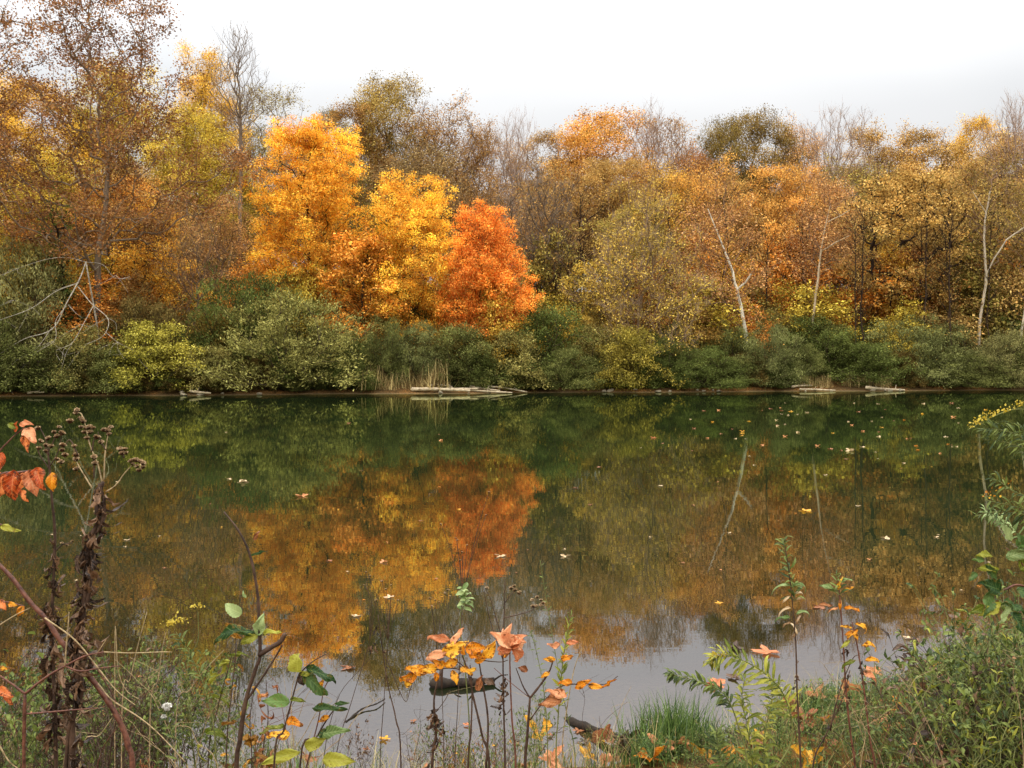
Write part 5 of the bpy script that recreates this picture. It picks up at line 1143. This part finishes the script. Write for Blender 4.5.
# ------------------------------------------------------------ fallen leaves
def fl_mesh(i, mat, curl):
    V, Q, U, Wd = lobed_geo(1.0, curl, i, 5); V = V-np.array([.25, 0, 0])
    return mesh_np('fallen_leaf', V, Q, mat, {'u': U, 'w': Wd, 'v': np.full(len(V), random.random())}, smooth=True)
FLM = {k: [fl_mesh(i, m, c) for i, c in enumerate((.25, .4, .55))] for k, m in {'tan': L_DRY, 'orange': L_YEL, 'brown': L_BRN, 'cream': L_CRM, 'pink': L_PINK}.items()}
def fallen(px, py, wpx, colr, label, group=None, z=.004, flat=False):
    Y = F*(CAMH-z)/(py-HY); x = (px-512)/F*Y; s = wpx/F*Y/2; z0 = z
    o = link('fallen_leaf', random.choice(FLM[colr]), None, (x, Y, z0+.002)); o.scale = (s*1.1, s*.95, s*(.25 if flat else .38)); o.rotation_euler = (R_(-.06, .06), R_(-.06, .06), R_(0, 6.28)); tag(o, label, 'leaf', group)
    if Y > 18: o.scale[2] = s*.6
    return o
for px, py, w, c, lab in [(243, 482, 15, 'cream', 'large cream leaf floating left of the orange reflection'), (302, 496, 15, 'tan', 'tan leaf floating at the top of the orange reflection'), (143, 465, 7, 'cream', 'cream leaf floating right of the brown seed heads'), (127, 540, 8, 'cream', 'small cream leaf floating right of the twisted weed'), (229, 479, 6, 'cream', 'small cream leaf just left of the large cream leaf'),
    (805, 511, 16, 'orange', 'bright orange leaf floating alone on the right half of the pond'), (858, 506, 7, 'cream', 'small cream leaf right of the bright orange leaf'), (885, 538, 11, 'cream', 'curled cream leaf right of and below the bright orange leaf'), (936, 537, 6, 'cream', 'small pale leaf right of the curled cream leaf'), (850, 451, 10, 'cream', 'cream leaf among the scattered leaves at right'), (830, 449, 7, 'tan', 'tan leaf left of the cream leaf in the scattered group'), (847, 459, 7, 'tan', 'tan leaf below the cream leaf in the scattered group'), (862, 447, 7, 'cream', 'cream leaf at the right end of the scattered group'),
    (565, 556, 11, 'cream', 'cream leaf floating in the dark middle of the pond'), (500, 556, 14, 'cream', 'flat cream leaf floating below the red reflection'), (390, 597, 12, 'cream', 'cream leaf floating in the lower orange reflection'), (356, 616, 11, 'cream', 'pinkish white leaf near the bottom of the orange reflection'), (329, 561, 8, 'tan', 'tan leaf in the left of the orange reflection'), (384, 562, 10, 'tan', 'tan leaf in the middle of the orange reflection'), (660, 486, 7, 'cream', 'cream leaf right of the red reflection'), (600, 467, 7, 'tan', 'tan leaf above the dark middle water'),
    (653, 438, 7, 'pink', 'reddish leaf floating near the far bank in the middle'), (575, 488, 8, 'tan', 'tan leaf right of the red reflection edge'), (720, 603, 10, 'orange', 'orange leaf near the leaning trunk reflection'), (735, 648, 22, 'brown', 'dark curled leaf floating left of the pink submerged leaves'), (768, 652, 30, 'pink', 'pink leaf lying flat on the shallow water'), (820, 607, 16, 'tan', 'tan curled leaf between the two tall stems at right'), (908, 638, 12, 'cream', 'cream leaf on the shallows at right'),
    (735, 678, 20, 'brown', 'dark brown leaf behind the arching goldenrod'), (716, 684, 26, 'pink', 'pale pink leaf beside the dark leaf behind the goldenrod'), (347, 668, 16, 'tan', 'reddish brown leaf on the pale water at the left'), (930, 678, 26, 'pink', 'pink leaf lying on the shallows at right'), (873, 672, 26, 'pink', 'pink leaf behind the orange leaved stems'), (612, 660, 0, '', '')]:
    if w: fallen(px, py, w, c, lab)
for i in range(120):
    if i < 75: px = R_(690, 960); py = 402+abs(random.gauss(0, 1))*36
    else: px = R_(30, 990); py = R_(405, 600)
    c = random.choice(['cream', 'cream', 'tan', 'tan', 'orange']); side = 'right' if px > 640 else 'middle' if px > 330 else 'left'
    fallen(px, py, R_(2.2, 5.4)*(1 if py < 480 else 1.1), c, f'small {c} leaf floating on the {side} of the pond', f'small {c} leaves floating on the {side} of the pond')
for i in range(13):
    px = R_(330, 700); c = random.choice(['tan', 'brown', 'orange', 'pink']); fallen(px, R_(712, 752), R_(7, 15), c, f'{c} leaf floating against the near bank', f'{c} leaves floating against the near bank')
for i in range(60):   # leaves resting on the near bank
    px = R_(640, 1040) if i < 42 else R_(-10, 640); x0 = (px-512)/F*4.1; Y = R_(3.5, float(near_shore(x0))-.03) if px > 640 else R_(3.6, 3.95); x = (px-512)/F*Y
    c = random.choice(['tan', 'tan', 'brown', 'orange', 'pink']); o = link('fallen_leaf', random.choice(FLM[c]), None, (x, Y, max(.0, float(ground_z(x, Y)))+R_(.02, .07))); s = R_(.04, .075); o.scale = (s, s, s*.9); o.rotation_euler = (R_(-.7, .7), R_(-.7, .7), R_(0, 6)); sd = 'right' if px > 640 else 'left and middle'
    tag(o, f'{c} maple leaf lying on the {sd} of the near bank', 'leaf', f'{c} leaves on the {sd} of the near bank')
for px, py, w, c, lab in [(702, 757, 36, 'orange', 'large orange tan maple leaf at the bottom edge right of the grass tuft'), (790, 765, 34, 'tan', 'tan maple leaf at the bottom edge under the tall slim stem'), (840, 722, 42, 'brown', 'crumpled dark brown leaf below the orange leaved stems'), (818, 728, 30, 'tan', 'crumpled tan leaf beside the dark brown one'), (605, 740, 32, 'tan', 'dry leaf resting on the sunken log'), (625, 744, 34, 'brown', 'crumpled brown leaf on the right end of the sunken log'), (540, 735, 30, 'orange', 'orange leaf below the forked twig'), (75, 745, 26, 'orange', 'orange brown leaf at the lower left corner')]:
    o = fallen(px, py, w, c, lab, z=.12); o.rotation_euler = (R_(.3, .8), R_(-.4, .4), R_(0, 6)); o.scale[2] = o.scale[0]*1.2

# ------------------------------------------------------------ wood in the shallows
def log_obj(label, pts, r0, r1, name='sunken_log', stub=None):
    P = [at(x, y, F*(CAMH-z)/(y-HY)) for x, y, z in pts]; c = sum(P)/len(P)
    V, Q = tube_path([p-c for p in P], r0, r1, 10, .3)
    if stub: V, Q = merge([(V, Q)]+[tube_path([P[k]-c, P[k]-c+np.array(d)*.5+np.array([0, 0, .01]), P[k]-c+np.array(d)], r1*.5, .003, 6, .2) for k, d in stub])
    o = link(name, mesh_np(name, V, Q, WETW, smooth=True), None, c); tag(o, label, 'log')
log_obj('dark wet chunk of wood floating behind the yellow orange leaves', [(432, 684, .015), (452, 683, .02), (474, 682, .02), (494, 680, .02)], .030, .013, 'floating_wood', [(1, (.05, .03, .05)), (2, (-.03, -.05, .045)), (3, (.08, .0, .03))])
log_obj('dark sunken branch slanting through the shallows at the bottom', [(566, 720, -.01), (598, 731, .03), (632, 742, .04), (660, 748, .03)], .022, .014)
log_obj('thin dark forked twig lying on the pale water left of the middle', [(346, 722, .0), (362, 709, .01), (376, 704, .015), (385, 699, .01)], .005, .003, 'floating_twig')

# ------------------------------------------------------------ sky, sun, camera
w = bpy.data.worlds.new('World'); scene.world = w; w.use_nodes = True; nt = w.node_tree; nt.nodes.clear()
class WT(NT):
    def __init__(s, t): s.t = t
t = WT(nt); SUN_EL, SUN_AZ = math.radians(42), math.radians(200)
sky = t.n('ShaderNodeTexSky', sky_type='NISHITA', sun_disc=False, sun_elevation=SUN_EL, sun_rotation=SUN_AZ); sky.dust_density = 3
tc = t.n('ShaderNodeTexCoord'); mp = t.n('ShaderNodeMapping'); mp.inputs['Scale'].default_value = (1, 1, 2.6); t.l(tc.outputs['Generated'], mp.inputs[0])
cn = t.noise(1.3, 4, mp.outputs[0], .5)
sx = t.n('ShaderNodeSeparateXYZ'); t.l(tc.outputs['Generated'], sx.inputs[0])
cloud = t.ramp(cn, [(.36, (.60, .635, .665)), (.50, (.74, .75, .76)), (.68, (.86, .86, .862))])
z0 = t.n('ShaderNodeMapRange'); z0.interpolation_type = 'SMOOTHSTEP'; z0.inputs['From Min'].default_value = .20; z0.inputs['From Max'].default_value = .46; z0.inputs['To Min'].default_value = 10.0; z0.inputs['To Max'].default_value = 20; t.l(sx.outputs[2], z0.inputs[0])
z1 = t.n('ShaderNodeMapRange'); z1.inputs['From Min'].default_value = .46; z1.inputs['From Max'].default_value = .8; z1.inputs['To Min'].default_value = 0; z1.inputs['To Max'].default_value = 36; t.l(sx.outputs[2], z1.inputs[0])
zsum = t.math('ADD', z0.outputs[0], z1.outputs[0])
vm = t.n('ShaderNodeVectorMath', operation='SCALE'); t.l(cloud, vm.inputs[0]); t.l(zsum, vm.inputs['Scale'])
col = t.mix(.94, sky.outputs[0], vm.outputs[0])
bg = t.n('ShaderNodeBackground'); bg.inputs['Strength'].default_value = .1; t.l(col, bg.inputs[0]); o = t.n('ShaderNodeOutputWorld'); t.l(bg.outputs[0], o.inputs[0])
sl = bpy.data.lights.new('sun', 'SUN'); sl.energy = 1.5; sl.angle = math.radians(14); sl.color = (1, .94, .85); so = bpy.data.objects.new('sun', sl); C.objects.link(so)
# sun behind the camera, a little to the left
dirv = Vector((-math.sin(math.radians(25))*math.cos(SUN_EL), -math.cos(math.radians(25))*math.cos(SUN_EL), math.sin(SUN_EL)))
so.rotation_euler = dirv.to_track_quat('Z', 'Y').to_euler(); so.location = (0, -5, 30)
cam = bpy.data.cameras.new('camera'); co = bpy.data.objects.new('camera', cam); C.objects.link(co); co.location = (0, 0, CAMH); co.rotation_euler = (math.pi/2, 0, 0)
cam.sensor_width = 36; cam.lens = F/1024*36; cam.shift_y = -(384-HY)/1024; cam.clip_end = 4000; cam.clip_start = .05
scene.camera = co
scene.view_settings.view_transform = 'Standard'; scene.view_settings.look = 'None'; scene.view_settings.exposure = 0
scene.render.engine = 'CYCLES'; cy = scene.cycles; cy.max_bounces = 6; cy.diffuse_bounces = 2; cy.glossy_bounces = 3; cy.transmission_bounces = 4; cy.transparent_max_bounces = 6
